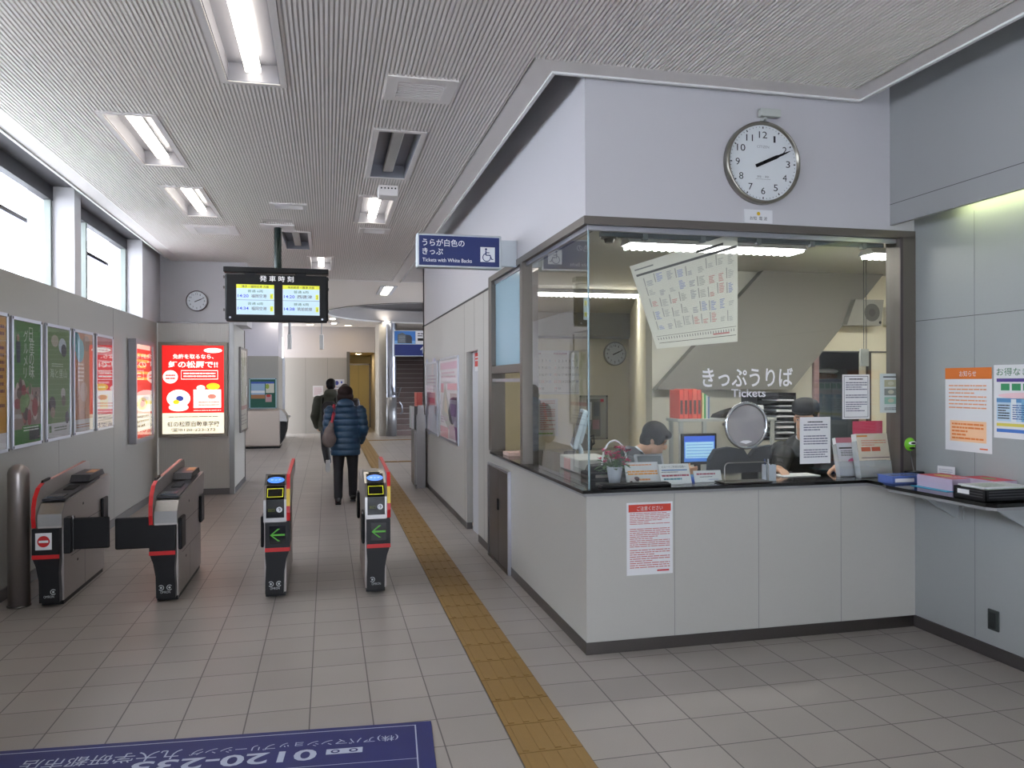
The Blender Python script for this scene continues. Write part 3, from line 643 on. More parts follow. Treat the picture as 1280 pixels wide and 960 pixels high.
        mb = MB(); S4 = surf((0, .215, .927), (1, 0, 0), (0, 1, .02)); mb.rect(S4, uc-.045, 0.0, uc+.045, .05, mat((190, 180, 150), .4), .003); mb.build('sticker', t)
        # green arrow
        mb = MB(); mb.rect(Sf, X(-.03)-.06, .42, X(-.03)+.06, .56, BLKG, .0005); mb.build('indicator_window', t)
        gm = mat((60, 130, 30), .4, 0, .55); uu = X(-.03); mb = MB(); mb.rect(Sf, uu-.045, .483, uu+.055, .497, gm, .001)
        mb.poly(Sf, [(uu-.055, .49), (uu-.045, .49), (uu+.02, .538), (uu+.002, .538)], gm, .001); mb.poly(Sf, [(uu-.055, .49), (uu+.002, .442), (uu+.02, .442), (uu-.045, .49)], gm, .001); mb.build('arrow_light', t)
    # flap doors
    def flap(y0, y1, x0, x1, z0=.39, z1=.635):
        mb = MB(); mb.box(x0, x1, y0, y1, z0, z1, GSIDE, c=.012); mb.build('flap', t)
    if closed > 0:       # towards +X
        flap(.075, .1, .128, .385, .40, .64); mb = MB(); mb.box(.07, .13, .03, .15, .38, .65, GSIDE, c=.01); mb.cyl((.128, .09, .385), (.128, .09, .66), .010, STEEL); mb.build('hinge_post', t)
    if closed < 0:
        flap(.05, .075, -.37, -.118, .40, .64)
    if kind == 'exit':
        if closed < 0: flap(.02, .2, .08, .11, .385, .63)
        flap(1.0, 1.16, .083, .108, .42, .66)
    else:
        for sx in ((-.108, -.083), (.083, .112)): flap(.02, .22, *sx, .385, .63)
        flap(1.0, 1.16, -.108, -.083, .42, .66)
    return t
g1 = gate((-2.015, 6.43, 0), 1, 'exit', 'ticket gate beside the steel bollard, no entry sign on front', 1)
mb = MB(); S = surf((0, -.0358, 0), (1, 0, 0), (0, 0, 1)); mb.rect(S, -.088, .43, .022, .555, PAPER, .0006); mb.ell(S, -.033, .492, .042, .042, RED, .0012); mb.rect(S, -.065, .483, -.001, .50, PAPER, .002); tag(mb.build('no_entry_sign', g1), 'white square with red no entry disc')
gate((-1.20, 6.36, 0), 1, 'exit', 'middle ticket gate with red rail and black flap shut to the left', -1)
gate((-.40, 6.27, 0), -1, 'entry', 'middle ticket gate with green arrow and blue touch pad, left of walkway', 0)
gate((.365, 6.22, 0), -1, 'entry', 'ticket gate with green arrow next to the yellow tactile strip', 0)
t = thing('bollard', 'round topped brushed steel bollard left of the gates', 'bollard', (-2.248, 6.5, 0))
mb = MB(); r = .073; mb.lathe([(0.001, 0), (r, 0), (r, .985)]+[(r*math.cos(a), .985+r*1.05*math.sin(a)) for a in [i*math.pi/16 for i in range(1, 8)]]+[(.001, .985+r*1.05)], mat((150, 142, 138), .34, .75, name='bollard_steel'), n=32); mb.build('post', t)
mb = MB(); mb.lathe([(r, 0), (r+.008, 0), (r+.008, .012), (r, .014)], STEELD); mb.build('base_ring', t)

# ================================================================== TACTILE STRIP AND MAT
TAC = mat((140, 109, 58), .6, name='tactile_tile', noise=.06, nscale=30); TACD = mat((96, 74, 38), .8)
def tactile(x0, x1, y0, y1, label, along=1):
    mb = MB(); n = int(round((y1-y0)/.29)) if along else int(round((x1-x0)/.3))
    for k in range(n):
        if along: a, b = y0+(y1-y0)*k/n, y0+(y1-y0)*(k+1)/n; mb.box(x0, x1, a+.003, b-.003, 0, .004, TAC); 
        else: a, b = x0+(x1-x0)*k/n, x0+(x1-x0)*(k+1)/n; mb.box(a+.003, b-.003, y0, y1, 0, .004, TAC)
        for q in range(4):
            if along: c = x0+(x1-x0)*(q+.5)/4; mb.box(c-.015, c+.015, a+.015, b-.015, .004, .008, TAC, c=.003)
            else: c = y0+(y1-y0)*(q+.5)/4; mb.box(a+.015, b-.015, c-.015, c+.015, .004, .008, TAC)
    mb.box(x0, x1, y0, y1, 0, .002, TACD)
    tag(mb.build('tactile_strip', None, ((x0+x1)/2, (y0+y1)/2, 0)), label, 'tactile paving')
tactile(.822, 1.122, -1, 24.0, 'long yellow ribbed tactile strip running along the hall beside the office')
tactile(1.13, 5, 16.3, 16.5, 'nearer yellow tactile strip crossing the far hall floor', 0)
tactile(1.13, 5, 22.5, 22.7, 'farther yellow tactile strip crossing the floor before the stairs', 0)
tactile(-.2, .6, 24.2, 24.5, 'short yellow tactile patch in front of the far beige wall', 0)
MATB = mat((28, 34, 98), .55, name='blue_mat', noise=.08, nscale=60); MW = mat((178, 186, 206), .5)
ang = math.atan2(-.15, 1.92)
t = thing('floor_mat', 'blue plastic advertising floor mat with white upside-down lettering', 'mat', (.485, 3.785, 0), ang)
mb = MB(); mb.box(-3.3, 0, -1.9, 0, 0, .008, MATB, c=.003); mb.build('mat_sheet', t)
S = surf((0, 0, .008), (-1, 0, 0), (0, -1, 0)); mb = MB()      # reads from the far side
for q in ((.075, .035, 3.2, .041), (.075, .035, .081, 1.8)): mb.rect(S, *q, MW, .0005)
mb.rect(S, .075, .37, 1.9, .374, MW, .0005)
c = MB()
mb.text(S, .16, .135, .062, '(株)アパマンショップリーシング', MW, n=.0006, stretch=.92)
mb.text(S, 1.12, .125, .10, '九大学研都市店', MW, n=.0006, stretch=.66)
# green dial mark and telephone number
S2 = S
mb.rect(S2, .32, .225, .48, .275, MW, .0004)
for u in (.36, .44): mb.ell(S2, u, .25, .02, .017, MATB, .0009); mb.ell(S2, u, .25, .011, .009, MW, .0013)
mb.text(S2, .52, .215, .14, '0120-235', MW, n=.0006, stretch=.78, bold=.02)
mb.build('lettering', t)
# text runs on a surface whose up is away from its reader: flip v of the glyph rows is handled by the frame

# ================================================================== POSTERS ON THE LEFT WALL
def framed(name, label, S, w, h, draw, fw=.025, fm=ALU, depth=.02, group=None, cat='poster', emit=None, gl=True):
    t = thing(name, label, cat, tuple(S.to_translation()), 0, group); S0 = Matrix.Translation(-S.to_translation()) @ S
    mb = MB()
    for q in ((-fw, w+fw, -fw, 0), (-fw, w+fw, h, h+fw), (-fw, 0, 0, h), (w, w+fw, 0, h)): mb.box(*q, 0, depth, fm, M=S0, c=.002)
    mb.build('frame', t)
    if depth < .03:
        mb = MB()
        for u, v in ((-fw*.5, -fw*.5), (w+fw*.5, -fw*.5), (-fw*.5, h+fw*.5), (w+fw*.5, h+fw*.5)): mb.ell(S0, u, v, fw*.45, fw*.45, BLKM, depth+.001, 12)
        mb.build('corner_clips', t)
    mb = MB(); mb.box(0, w, 0, h, 0, depth*.5, PAPER, M=S0); P_ = S0 @ Matrix.Translation((0, 0, depth*.5)); draw(mb, P_, w, h); mb.build('poster_sheet', t)
    if gl: mb = MB(); mb.box(0, w, 0, h, depth*.8, depth*.85, PGL, M=S0); mb.build('cover_pane', t)
    return t
PGL = glass('poster_cover', (.97, .97, .97), .55)
def C(*rgb): return mat(rgb, .5)
def p_orange(mb, S, w, h):
    mb.rect(S, 0, .12*h, w, h, C(206, 150, 40)); mb.lines(S, .55*w, .3*h, .95*w, .95*h, 12, C(120, 60, 20), seed=3); mb.rect(S, 0, 0, w, .12*h, C(220, 220, 225), .001); mb.rect(S, .1*w, .03*h, .8*w, .08*h, C(70, 60, 150), .0014)
def blobs(mb, S, w, h, v0, v1, cols, n, seed, r=(.05, .13), z=.0012):
    R = random.Random(seed)
    for k in range(n):
        mb.ell(S, w*R.uniform(.12, .88), h*R.uniform(v0, v1), w*R.uniform(*r), w*R.uniform(*r)*1.2, C(*R.choice(cols)), z+k*.00006, 14)
def p_green(mb, S, w, h):
    mb.rect(S, 0, 0, w, h, C(66, 126, 50)); mb.rect(S, 0, .12*h, w, .46*h, C(150, 132, 122), .001)
    blobs(mb, S, w, h, .2, .46, [(170, 96, 90), (190, 170, 160), (120, 150, 90), (96, 70, 60), (206, 186, 176), (150, 60, 60), (84, 110, 60)], 34, 5)
    mb.ell(S, .17*w, .86*h, .045*w, .03*h, C(190, 150, 130), .004); mb.poly(S, [(.1*w, .83*h), (.25*w, .83*h), (.24*w, .66*h), (.12*w, .66*h)], C(40, 52, 72), .004)
    for k, ch in enumerate('日産の味'): mb.text(S, .56*w, (.86-.105*k)*h, .13, ch, C(226, 232, 220), n=.004)
    for k, ch in enumerate('グルメリ'): mb.text(S, .36*w, (.84-.10*k)*h, .11, ch, C(226, 232, 220), n=.004)
    mb.rect(S, .3*w, .09*h, w, .145*h, C(70, 140, 50), .0042); mb.rect(S, .55*w, .02*h, .95*w, .12*h, C(40, 40, 40), .0044); mb.lines(S, .34*w, .095*h, .9*w, .14*h, 2, C(230, 235, 225), seed=4, n=.005)
def p_sage(mb, S, w, h):
    mb.rect(S, 0, .13*h, w, h, C(110, 140, 84)); mb.rect(S, 0, 0, w, .13*h, C(212, 214, 216), .001)
    for u, v, a, b, c in ((.35, .88, .16, .055, (190, 180, 160)), (.3, .86, .08, .03, (120, 60, 60)), (.68, .84, .17, .075, (206, 216, 226)), (.74, .80, .12, .06, (44, 50, 60)), (.22, .30, .15, .075, (54, 50, 44)), (.24, .23, .10, .05, (150, 130, 110)), (.70, .40, .10, .05, (196, 190, 180)), (.72, .33, .09, .05, (110, 96, 84)), (.88, .17, .09, .06, (70, 70, 80))):
        mb.ell(S, u*w, v*h, a*w, b*h, C(*c), .0015+u*.001)
    mb.text(S, .5*w, .55*h, .09, '海と里山', C(200, 216, 186), n=.003, al='c', stretch=.75*w); mb.lines(S, .2*w, .64*h, .7*w, .68*h, 2, C(190, 206, 176), seed=8, n=.003); mb.lines(S, .3*w, .05*h, .85*w, .10*h, 2, C(100, 120, 100), seed=9, n=.003); mb.rect(S, .08*w, .05*h, .18*w, .11*h, C(90, 130, 80), .003)
def p_amber(mb, S, w, h):
    mb.rect(S, 0, .1*h, w, h, C(190, 122, 66)); mb.rect(S, 0, 0, w, .12*h, C(214, 206, 200), .001)
    mb.ell(S, .12*w, .90*h, .2*w, .1*h, C(80, 150, 160), .002); mb.ell(S, .3*w, .82*h, .22*w, .12*h, C(96, 164, 170), .0023); mb.ell(S, .65*w, .9*h, .2*w, .08*h, C(150, 110, 80), .002); mb.ell(S, .5*w, .4*h, .2*w, .1*h, C(200, 150, 120), .002); mb.lines(S, .2*w, .5*h, .5*w, .7*h, 5, C(236, 200, 160), seed=2, n=.003); mb.lines(S, .1*w, .03*h, .8*w, .08*h, 2, C(180, 110, 60), seed=3, n=.003)
def p_red(mb, S, w, h):
    mb.rect(S, 0, 0, w, h, C(206, 190, 190)); mb.rect(S, 0, .9*h, w, h, C(190, 70, 80), .001); mb.rect(S, 0, .40*h, w, .80*h, C(206, 60, 66), .001); mb.lines(S, .08*w, .84*h, .9*w, .9*h, 2, C(120, 110, 110), seed=1, n=.002)
    for k in range(3): mb.lines(S, .1*w, (.66-.12*k)*h, .9*w, (.76-.12*k)*h, 2, C(236, 226, 226), seed=k+4, n=.002)
    mb.rect(S, .2*w, .2*h, .7*w, .36*h, C(226, 190, 90), .002); mb.lines(S, .1*w, .03*h, .9*w, .16*h, 4, C(120, 100, 100), seed=5, n=.002)
specs = [(6.05, 6.79, 1.13, 2.21, p_orange, 'amber poster cut by the left edge of the picture'), (6.86, 7.52, 1.14, 2.2, p_green, 'bright green poster with food photos and white characters'),
         (7.62, 8.30, 1.14, 2.2, p_sage, 'sage green poster with people at both ends on left wall'), (8.39, 9.06, 1.15, 2.2, p_amber, 'amber orange poster with teal figure at its top'), (9.15, 9.83, 1.15, 2.2, p_red, 'red and white striped text poster, last of the thin frames')]
for y0, y1, z0, z1, fn, lab in specs:
    framed('framed_poster', lab, surf((XL+.001, y0+.03, z0+.03), (0, 1, 0), (0, 0, 1)), y1-y0-.06, z1-z0-.06, fn, fw=.028)
# shallow lit display box on the left wall, and the big lightbox on the ribbed pier
def p_licence(e):
    R_ = mat((226, 34, 30), .4, 0, e); W_ = mat((250, 246, 236), .4, 0, e*1.15); K = mat((60, 50, 46), .5, 0, e*.3); Y_ = mat((250, 220, 40), .4, 0, e); CR = mat((248, 240, 214), .4, 0, e)
    def d(mb, S, w, h):
        mb.rect(S, 0, 0, w, h, R_, .001); mb.rect(S, 0, 0, w, .235*h, CR, .0016)
        mb.ell(S, .82*w, .945*h, .15*w, .028*h, W_, .002); mb.text(S, .82*w, .932*h, .035, 'スクール', R_, n=.0035, al='c', stretch=.22*w)
        mb.text(S, .5*w, .855*h, .072, '免許を取るなら、', W_, n=.003, al='c', stretch=.66*w, bold=.02)
        mb.text(S, .5*w, .755*h, .105, '虹の松原で!!', W_, n=.003, al='c', stretch=.80*w, bold=.025)
        mb.rect(S, .30*w, .615*h, .90*w, .72*h, W_, .002); mb.rect(S, .308*w, .623*h, .892*w, .712*h, R_, .0026); mb.lines(S, .34*w, .635*h, .86*w, .70*h, 2, W_, seed=6, n=.0034, ragged=False)
        mb.ell(S, .13*w, .645*h, .12*w, .075*h, W_, .003); mb.lines(S, .05*w, .61*h, .21*w, .68*h, 2, R_, seed=7, n=.004)
        # plain generic stand-ins for the drawings
        mb.rect(S, .5*w, .29*h, .95*w, .50*h, W_, .003); mb.ell(S, .62*w, .52*h, .07*w, .03*h, W_, .0034); mb.ell(S, .82*w, .535*h, .11*w, .038*h, Y_, .0042); mb.ell(S, .8*w, .42*h, .07*w, .028*h, mat((236, 150, 130), .4, 0, e*.7), .0042)
        mb.lines(S, .58*w, .31*h, .92*w, .37*h, 2, mat((240, 170, 150), .4, 0, e*.7), seed=12, n=.0042)
        mb.ell(S, .26*w, .40*h, .19*w, .10*h, W_, .003); mb.ell(S, .26*w, .30*h, .16*w, .045*h, W_, .0032); mb.ell(S, .28*w, .40*h, .06*w, .03*h, mat((70, 90, 190), .4, 0, e*.5), .004); mb.ell(S, .22*w, .36*h, .05*w, .025*h, Y_, .0044)
        mb.lines(S, .5*w, .255*h, .95*w, .27*h, 1, W_, seed=8, n=.003)
        mb.lines(S, .1*w, .185*h, .9*w, .20*h, 1, K, seed=9, n=.003)
        mb.text(S, .5*w, .085*h, .085, '虹の松原自動車学校', K, n=.003, al='c', stretch=.84*w, bold=.01); mb.text(S, .5*w, .028*h, .055, '☎0120-223-372', K, n=.003, al='c', stretch=.72*w, bold=.012)
    return d
t = framed('lit_advert', 'large lit red advertisement for a driving school on the ribbed pier', WALLF(-2.355, YB-.001, .915), .855, 1.30, p_licence(1.0), fw=.05, fm=mat((140, 132, 120), .4, .5), depth=.06, cat='advertisement', gl=False)
mb = MB(); mb.box(.62, .86, -.055, -.05, 1.305, 1.345, PAPER); mb.build('maker_plate', t)
def p_side(e):
    def d(mb, S, w, h):
        W_ = mat((244, 236, 214), .4, 0, e); R_ = mat((216, 60, 40), .4, 0, e); Y_ = mat((240, 214, 90), .4, 0, e)
        mb.rect(S, 0, 0, w, h, W_, .001); mb.rect(S, 0, .45*h, w, .95*h, R_, .0014); mb.lines(S, .1*w, .6*h, .9*w, .92*h, 5, Y_, seed=11, n=.002); mb.rect(S, 0, 0, w, .07*h, R_, .002)
        mb.lines(S, .1*w, .1*h, .9*w, .25*h, 3, mat((120, 90, 60), .4, 0, e*.4), seed=3, n=.002); mb.ell(S, .5*w, .36*h, .3*w, .07*h, Y_, .002); mb.ell(S, .5*w, .36*h, .15*w, .04*h, R_, .003)
    return d
framed('display_case', 'lit shallow display case with red and yellow advert on left wall', surf((XL+.001, 10.66, .95), (0, 1, 0), (0, 0, 1)), .95, 1.22, p_side(.8), fw=.055, fm=mat((150, 148, 152), .35, .6), depth=.09, cat='display case', gl=True)
def p_pale(mb, S, w, h):
    mb.rect(S, 0, 0, w, h, C(214, 218, 210)); blobs(mb, S, w, h, .35, .95, [(150, 170, 110), (190, 190, 170), (120, 140, 90), (226, 226, 220)], 20, 4); mb.rect(S, 0, .25*h, w, .3*h, C(160, 60, 70), .004); mb.lines(S, .1*w, .05*h, .9*w, .2*h, 4, C(120, 120, 130), seed=6, n=.004)
framed('framed_poster', 'pale poster on the side face of the ribbed pier', surf((-1.365, 13.05, .90), (0, 1, 0), (0, 0, 1)), .98, 1.30, p_pale, fw=.035, fm=STEELD, depth=.03)

# posters on the office side wall (reader looks +X: right hand is -Y)
def p_blue(mb, S, w, h):
    mb.rect(S, 0, 0, w, h, C(196, 202, 222)); blobs(mb, S, w, h, .1, .95, [(206, 206, 226), (180, 190, 220), (214, 200, 216)], 12, 9, (.1, .25)); mb.lines(S, .15*w, .55*h, .9*w, .85*h, 6, C(150, 120, 170), seed=2, n=.004); mb.rect(S, .2*w, .42*h, .8*w, .5*h, C(170, 96, 140), .004)
def p_pink(mb, S, w, h):
    mb.rect(S, 0, 0, w, h, C(206, 196, 216)); mb.rect(S, 0, .88*h, w, .97*h, C(196, 120, 170), .002); mb.lines(S, .1*w, .76*h, .9*w, .86*h, 2, C(176, 96, 150), seed=2, n=.003)
    mb.rect(S, .05*w, .58*h, .22*w, .7*h, C(200, 50, 110), .003); mb.rect(S, .45*w, .62*h, .98*w, .70*h, C(210, 60, 120), .003); mb.rect(S, .6*w, .5*h, .95*w, .58*h, C(120, 50, 90), .003)
    mb.poly(S, [(.1*w, .3*h), (.3*w, .7*h), (.42*w, .55*h), (.75*w, .2*h), (.5*w, .12*h)], C(110, 110, 116), .0035); mb.poly(S, [(.25*w, .35*h), (.33*w, .6*h), (.5*w, .3*h)], C(170, 140, 110), .0045)
    mb.rect(S, .6*w, .3*h, .95*w, .45*h, C(170, 140, 190), .003); mb.rect(S, 0, 0, .5*w, .14*h, C(200, 40, 110), .005); mb.rect(S, .55*w, .02*h, .97*w, .18*h, C(150, 60, 130), .005); mb.lines(S, .05*w, .18*h, .45*w, .28*h, 3, C(130, 60, 150), seed=4, n=.005)
framed('framed_poster', 'pale lilac framed poster on the office side wall, farther one', surf((XO-.001, 12.27, .93), (0, -1, 0), (0, 0, 1)), 1.30, 1.0, p_blue, fw=.035)
framed('framed_poster', 'pink and white framed poster on the office side wall, nearer one', surf((XO-.001, 10.66, .93), (0, -1, 0), (0, 0, 1)), 1.46, 1.02, p_pink, fw=.035)
card('red_notice', 'small red notice at the top of the office doorway recess', 'notice', surf((XO+.058, 8.45, 1.78), (0, -1, 0), (0, 0, 1)), .34, .2, lambda mb, S: (mb.rect(S, 0, .05, .34, .2, C(206, 50, 40)), mb.lines(S, .03, .1, .3, .17, 2, PAPER, n=.001)))

# notices around the counter
def d_red(mb, S):
    w, h = .305, .447; mb.rect(S, .012, h-.058, w-.012, h-.012, C(206, 66, 50)); mb.text(S, w/2, h-.048, .03, 'ご注意ください', PAPER, al='c', stretch=.17)
    k = C(196, 110, 110); mb.lines(S, .02, .31, w-.02, .385, 7, k, seed=2, fill=.4); mb.lines(S, .02, .17, w-.02, .29, 10, k, seed=5, fill=.4); mb.lines(S, .02, .04, w-.02, .16, 9, k, seed=8, fill=.4); mb.rect(S, .2, .018, .28, .028, C(200, 60, 60))
card('paper_notice', 'white notice with red heading on the office front below the counter', 'notice', WALLF(1.784, YO-.003, .466), .305, .447, d_red)
def d_orange(mb, S):
    w, h = .36, .52; mb.rect(S, 0, h-.07, w, h, C(222, 118, 40)); mb.text(S, w/2, h-.052, .04, 'お知らせ', PAPER, al='c', stretch=.13)
    mb.lines(S, .03, .26, w-.04, .42, 7, C(232, 160, 120), seed=3, fill=.35); mb.rect(S, .04, .06, w-.04, .19, C(246, 200, 160)); mb.lines(S, .055, .07, w-.06, .18, 5, C(230, 130, 60), seed=4, fill=.5, n=.0015); mb.rect(S, w-.09, .02, w-.03, .028, C(230, 110, 50))
card('paper_notice', 'white notice with orange heading on the right wall above the shelf', 'notice', surf((XR-.003, 4.216, 1.218), (0, -1, 0), (0, 0, 1)), .36, .52, d_orange)
def d_fare(mb, S):
    w, h = .42, .43; mb.text(S, .02, h-.06, .05, 'お得なきっぷ', C(40, 120, 70), stretch=.34); mb.rect(S, .02, h-.10, w-.02, h-.08, C(90, 70, 150))
    for k in range(5): mb.rect(S, .05+.075*k, h-.15, .11+.075*k, h-.11, C(60, 150, 100))
    mb.ell(S, .2, h-.18, .17, .018, C(236, 200, 206)); mb.rect(S, .02, .1, w-.02, .23, C(190, 214, 232)); mb.rect(S, .02, .21, w-.02, .235, C(96, 150, 200), .001)
    for k in range(4): mb.rect(S, .12+.07*k, .1, .155+.07*k, .23, C(120, 176, 210) if k % 2 else C(226, 232, 236), .0012)
    mb.lines(S, .03, .11, .11, .2, 6, INK, seed=3, n=.0016); mb.lines(S, .13, .11, .38, .2, 7, C(60, 90, 150), seed=5, n=.0016); mb.rect(S, .02, .07, w-.02, .088, C(220, 206, 90)); mb.rect(S, .02, .035, w-.02, .055, C(70, 120, 200))
card('fare_chart', 'colourful fare table poster at the right edge of picture above the shelf', 'poster', surf((XR-.003, 3.842, 1.32), (0, -1, 0), (0, 0, 1)), .42, .43, d_fare)
t = thing('wall_socket', 'dark grey socket low on the right wall', 'socket', (XR, 3.845, .23))
mb = MB(); mb.box(-.012, 0, -.04, .04, -.062, .062, mat((58, 64, 62), .4), c=.006); mb.build('plate', t)
mb = MB(); mb.box(-.018, -.012, -.025, .025, -.048, .048, mat((38, 42, 42), .4), c=.003); mb.build('cover', t)

# ================================================================== ON AND BEHIND THE TICKET GLASS
def d_text(col, title=True, seed=1, blocks=((.12, .32), (.40, .62), (.7, .86))):
    def d(mb, S, w, h):
        if title: mb.lines(S, w*.25, h*.88, w*.75, h*.91, 1, INK, seed=seed, fill=.8, ragged=False)
        for i, (a, b) in enumerate(blocks): mb.lines(S, w*.12, h*a, w*.9, h*b, max(2, int((b-a)*22)), col, seed=seed+i, fill=.45)
    return d
def glass_card(px, label, draw, border=False, col=PAPER):
    (x0, y0), (x1, y1) = px; a = on(1, YO+.026, x0, y1); b = on(1, YO+.026, x1, y0); w, h = b.x-a.x, b.z-a.z
    def dd(mb, S):
        if border:
            for q in ((.012, .012, w-.012, .015), (.012, h-.015, w-.012, h-.012), (.012, .012, .015, h-.012), (w-.015, .012, w-.012, h-.012)): mb.rect(S, *q, INK)
        draw(mb, S, w, h)
    return card('paper_notice', label, 'notice', WALLF(a.x, YO+.026, a.z), w, h, dd, t_=.0012, col=col)
glass_card(((1000, 521), (1038, 580)), 'plain white typed notice taped to the glass in front of the right clerk', d_text(C(110, 112, 130)))
glass_card(((1053, 468), (1087, 524)), 'white bordered notice with table taped high on the glass', d_text(C(110, 112, 130), seed=9, blocks=((.16, .4), (.46, .56), (.64, .84))), border=True)
def d_notes(mb, S, w, h):
    mb.rect(S, .15*w, .9*h, .85*w, .93*h, INK)
    for k, c in enumerate(((166, 166, 140), (130, 136, 130), (140, 180, 164))): mb.rect(S, .2*w, (.66-.22*k)*h, .8*w, (.84-.22*k)*h, C(*c)); mb.ell(S, .5*w, (.75-.22*k)*h, .14*w, .05*h, C(186, 186, 166), .0012)
    mb.lines(S, .2*w, .06*h, .85*w, .14*h, 2, INK, seed=4)
glass_card(((1100, 467), (1127, 516)), 'grey notice showing three banknotes taped beside the window frame', d_notes, col=mat((196, 206, 206), .5))
# reflection of a big timetable, modelled as a translucent sheet behind the glass
TT = bpy.data.materials.new('reflection_film'); TT.use_nodes = True; _n = TT.node_tree; _n.nodes.clear()       # pale film for the reflection, lets lamp light through
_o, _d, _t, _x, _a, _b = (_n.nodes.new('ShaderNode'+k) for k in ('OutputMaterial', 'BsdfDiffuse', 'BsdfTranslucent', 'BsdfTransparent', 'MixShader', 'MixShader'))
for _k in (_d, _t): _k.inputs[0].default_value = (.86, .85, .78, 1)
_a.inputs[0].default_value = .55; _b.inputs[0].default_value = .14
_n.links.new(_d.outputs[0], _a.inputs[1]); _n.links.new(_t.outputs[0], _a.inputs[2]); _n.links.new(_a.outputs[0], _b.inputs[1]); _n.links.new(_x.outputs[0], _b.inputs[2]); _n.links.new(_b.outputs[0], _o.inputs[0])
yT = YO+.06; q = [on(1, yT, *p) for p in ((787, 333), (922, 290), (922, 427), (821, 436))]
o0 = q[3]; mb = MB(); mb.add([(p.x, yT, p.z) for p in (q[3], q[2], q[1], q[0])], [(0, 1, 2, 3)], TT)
ax = (q[2]-q[3]).normalized(); top = (q[1]-q[0]).normalized(); up = (q[0]-q[3]).normalized()
def inq(s, v):                 # a point of the sheet, s along, v up, 0..1
    a = q[3].lerp(q[2], s); b = q[0].lerp(q[1], s); p = a.lerp(b, v); return (p.x, p.z)
ST = surf((0, yT-.0003, 0), (1, 0, 0), (0, 0, 1)); rr = random.Random(5)
def qd(s0, v0, s1, v1, m, n=.0004): mb.poly(ST, [inq(s0, v0), inq(s1, v0), inq(s1, v1), inq(s0, v1)], m, n)
qd(.03, .86, .99, .885, C(96, 96, 96)); qd(.6, .92, .86, .945, C(60, 60, 60)); qd(.03, .93, .2, .945, C(130, 130, 130)); qd(.05, .06, .98, .066, C(110, 110, 100)); qd(.04, .14, .98, .145, C(130, 130, 120)); qd(.7, .085, .9, .10, C(200, 130, 130))
for i in range(9):
    for j in range(5):
        s0 = .10+i*.1; v0 = .2+j*.13+rr.uniform(0, .03); c = rr.choice([(190, 190, 186), (176, 176, 180), (160, 170, 206), (214, 160, 156), (186, 186, 180)])
        for k in range(rr.randint(3, 6)): qd(s0, v0+k*.016, s0+rr.uniform(.03, .06), v0+k*.016+.009, C(*c), .0006)
        if rr.random() < .5: qd(s0-.02, v0, s0-.01, v0+.1, C(170, 170, 165), .0006)
for k in range(38): qd(.06, .17+k*.018, .96, .171+k*.018, C(196, 194, 184), .0003)
for k in range(30): qd(.05+k*.031, .10, .058+k*.031, .125, C(120, 120, 120), .0006)
tag(mb.build('timetable_reflection', None, tuple(o0)), 'large pale timetable reflection modelled as an askew sheet behind the ticket window', 'timetable')

# talk-through disc and pass-through arch
t = thing('speech_disc', 'round clear speaking disc with thick steel rim on the ticket glass', 'speaking disc', (2.602, YO+.02, 1.376))
mb = MB(); R0 = surf((0, 0, 0), (1, 0, 0), (0, 0, 1)); rr_ = .142
mb.tube([(rr_*math.cos(a), -.018, rr_*math.sin(a)) for a in [i*math.tau/48 for i in range(48)]], .011, mat((190, 192, 196), .15, 1), n=10, closed=True); mb.build('rim', t)
mb = MB(); mb.cyl((0, -.012, 0), (0, -.006, 0), rr_-.008, sheer('disc_plastic', (176, 172, 176), .55, .15), n=48); mb.build('disc', t)
mb = MB()
for sx in (-1, 1): f_ = MB(); f_.cyl((sx*rr_*.99, -.02, .01), (sx*rr_*.99, .012, .01), .012, STEEL); f_.build('fixing', t)
mb.poly(R0, [(-.045, -.105), (0, -.118), (.045, -.105), (.02, -.095), (-.02, -.095)], PAPER, .0135); mb.build('disc_mark', t)
t = thing('pass_through', 'steel edged arched pass-through opening at foot of ticket glass', 'ticket tray', (2.607, YO+.02, 1.005))
mb = MB(); w = .155; hh = .135; rc = .03
arch = [(-w, 0, 0), (-w, 0, hh-rc)]+[(-w+rc-rc*math.cos(a), 0, hh-rc+rc*math.sin(a)) for a in [i*math.pi/10 for i in range(1, 6)]]+[(w-rc+rc*math.sin(a), 0, hh-rc+rc*math.cos(a)) for a in [i*math.pi/10 for i in range(0, 6)]]+[(w, 0, 0)]
mb.tube([(p[0], p[1]-.012, p[2]) for p in arch], .004, STEEL, n=8); mb.build('arch_rim', t)
mb = MB(); mb.box(-.17, .17, -.04, .10, .003, .012, mat((44, 38, 36), .3), c=.003); mb.build('tray_mat', t)
# clerk's dark chair back behind the opening
def office_chair(loc, rz, label, group=None):
    t = thing('office_chair', label, 'chair', loc, rz, group); F_ = mat((38, 42, 50), .8, name='chair_fabric', noise=.1, nscale=200)
    mb = MB(); mb.box(-.23, .23, -.22, .24, .42, .50, F_, c=.03); mb.build('seat', t)
    mb = MB(); prof = []
    mb.prism([(-.2, .60), (.2, .60), (.235, .75), (.215, 1.02), (.15, 1.10), (0, 1.12), (-.15, 1.10), (-.215, 1.02), (-.235, .75)], -.24, -.17, F_, axis=1); mb.build('backrest', t)
    mb = MB(); mb.cyl((0, 0, .08), (0, 0, .42), .025, STEELD); mb.box(-.03, .03, -.26, -.23, .44, .75, BLKM); mb.build('column', t)
    for k in range(5):
        a = k*math.tau/5; mb = MB(); mb.cyl((0, 0, .1), (.28*math.cos(a), .28*math.sin(a), .06), .02, BLKM, r1=.014); l = mb.build('leg', t)
        mb = MB(); mb.ball((.28*math.cos(a), .28*math.sin(a), .028), .028, BLKM, n=10); mb.build('caster', l)
    return t
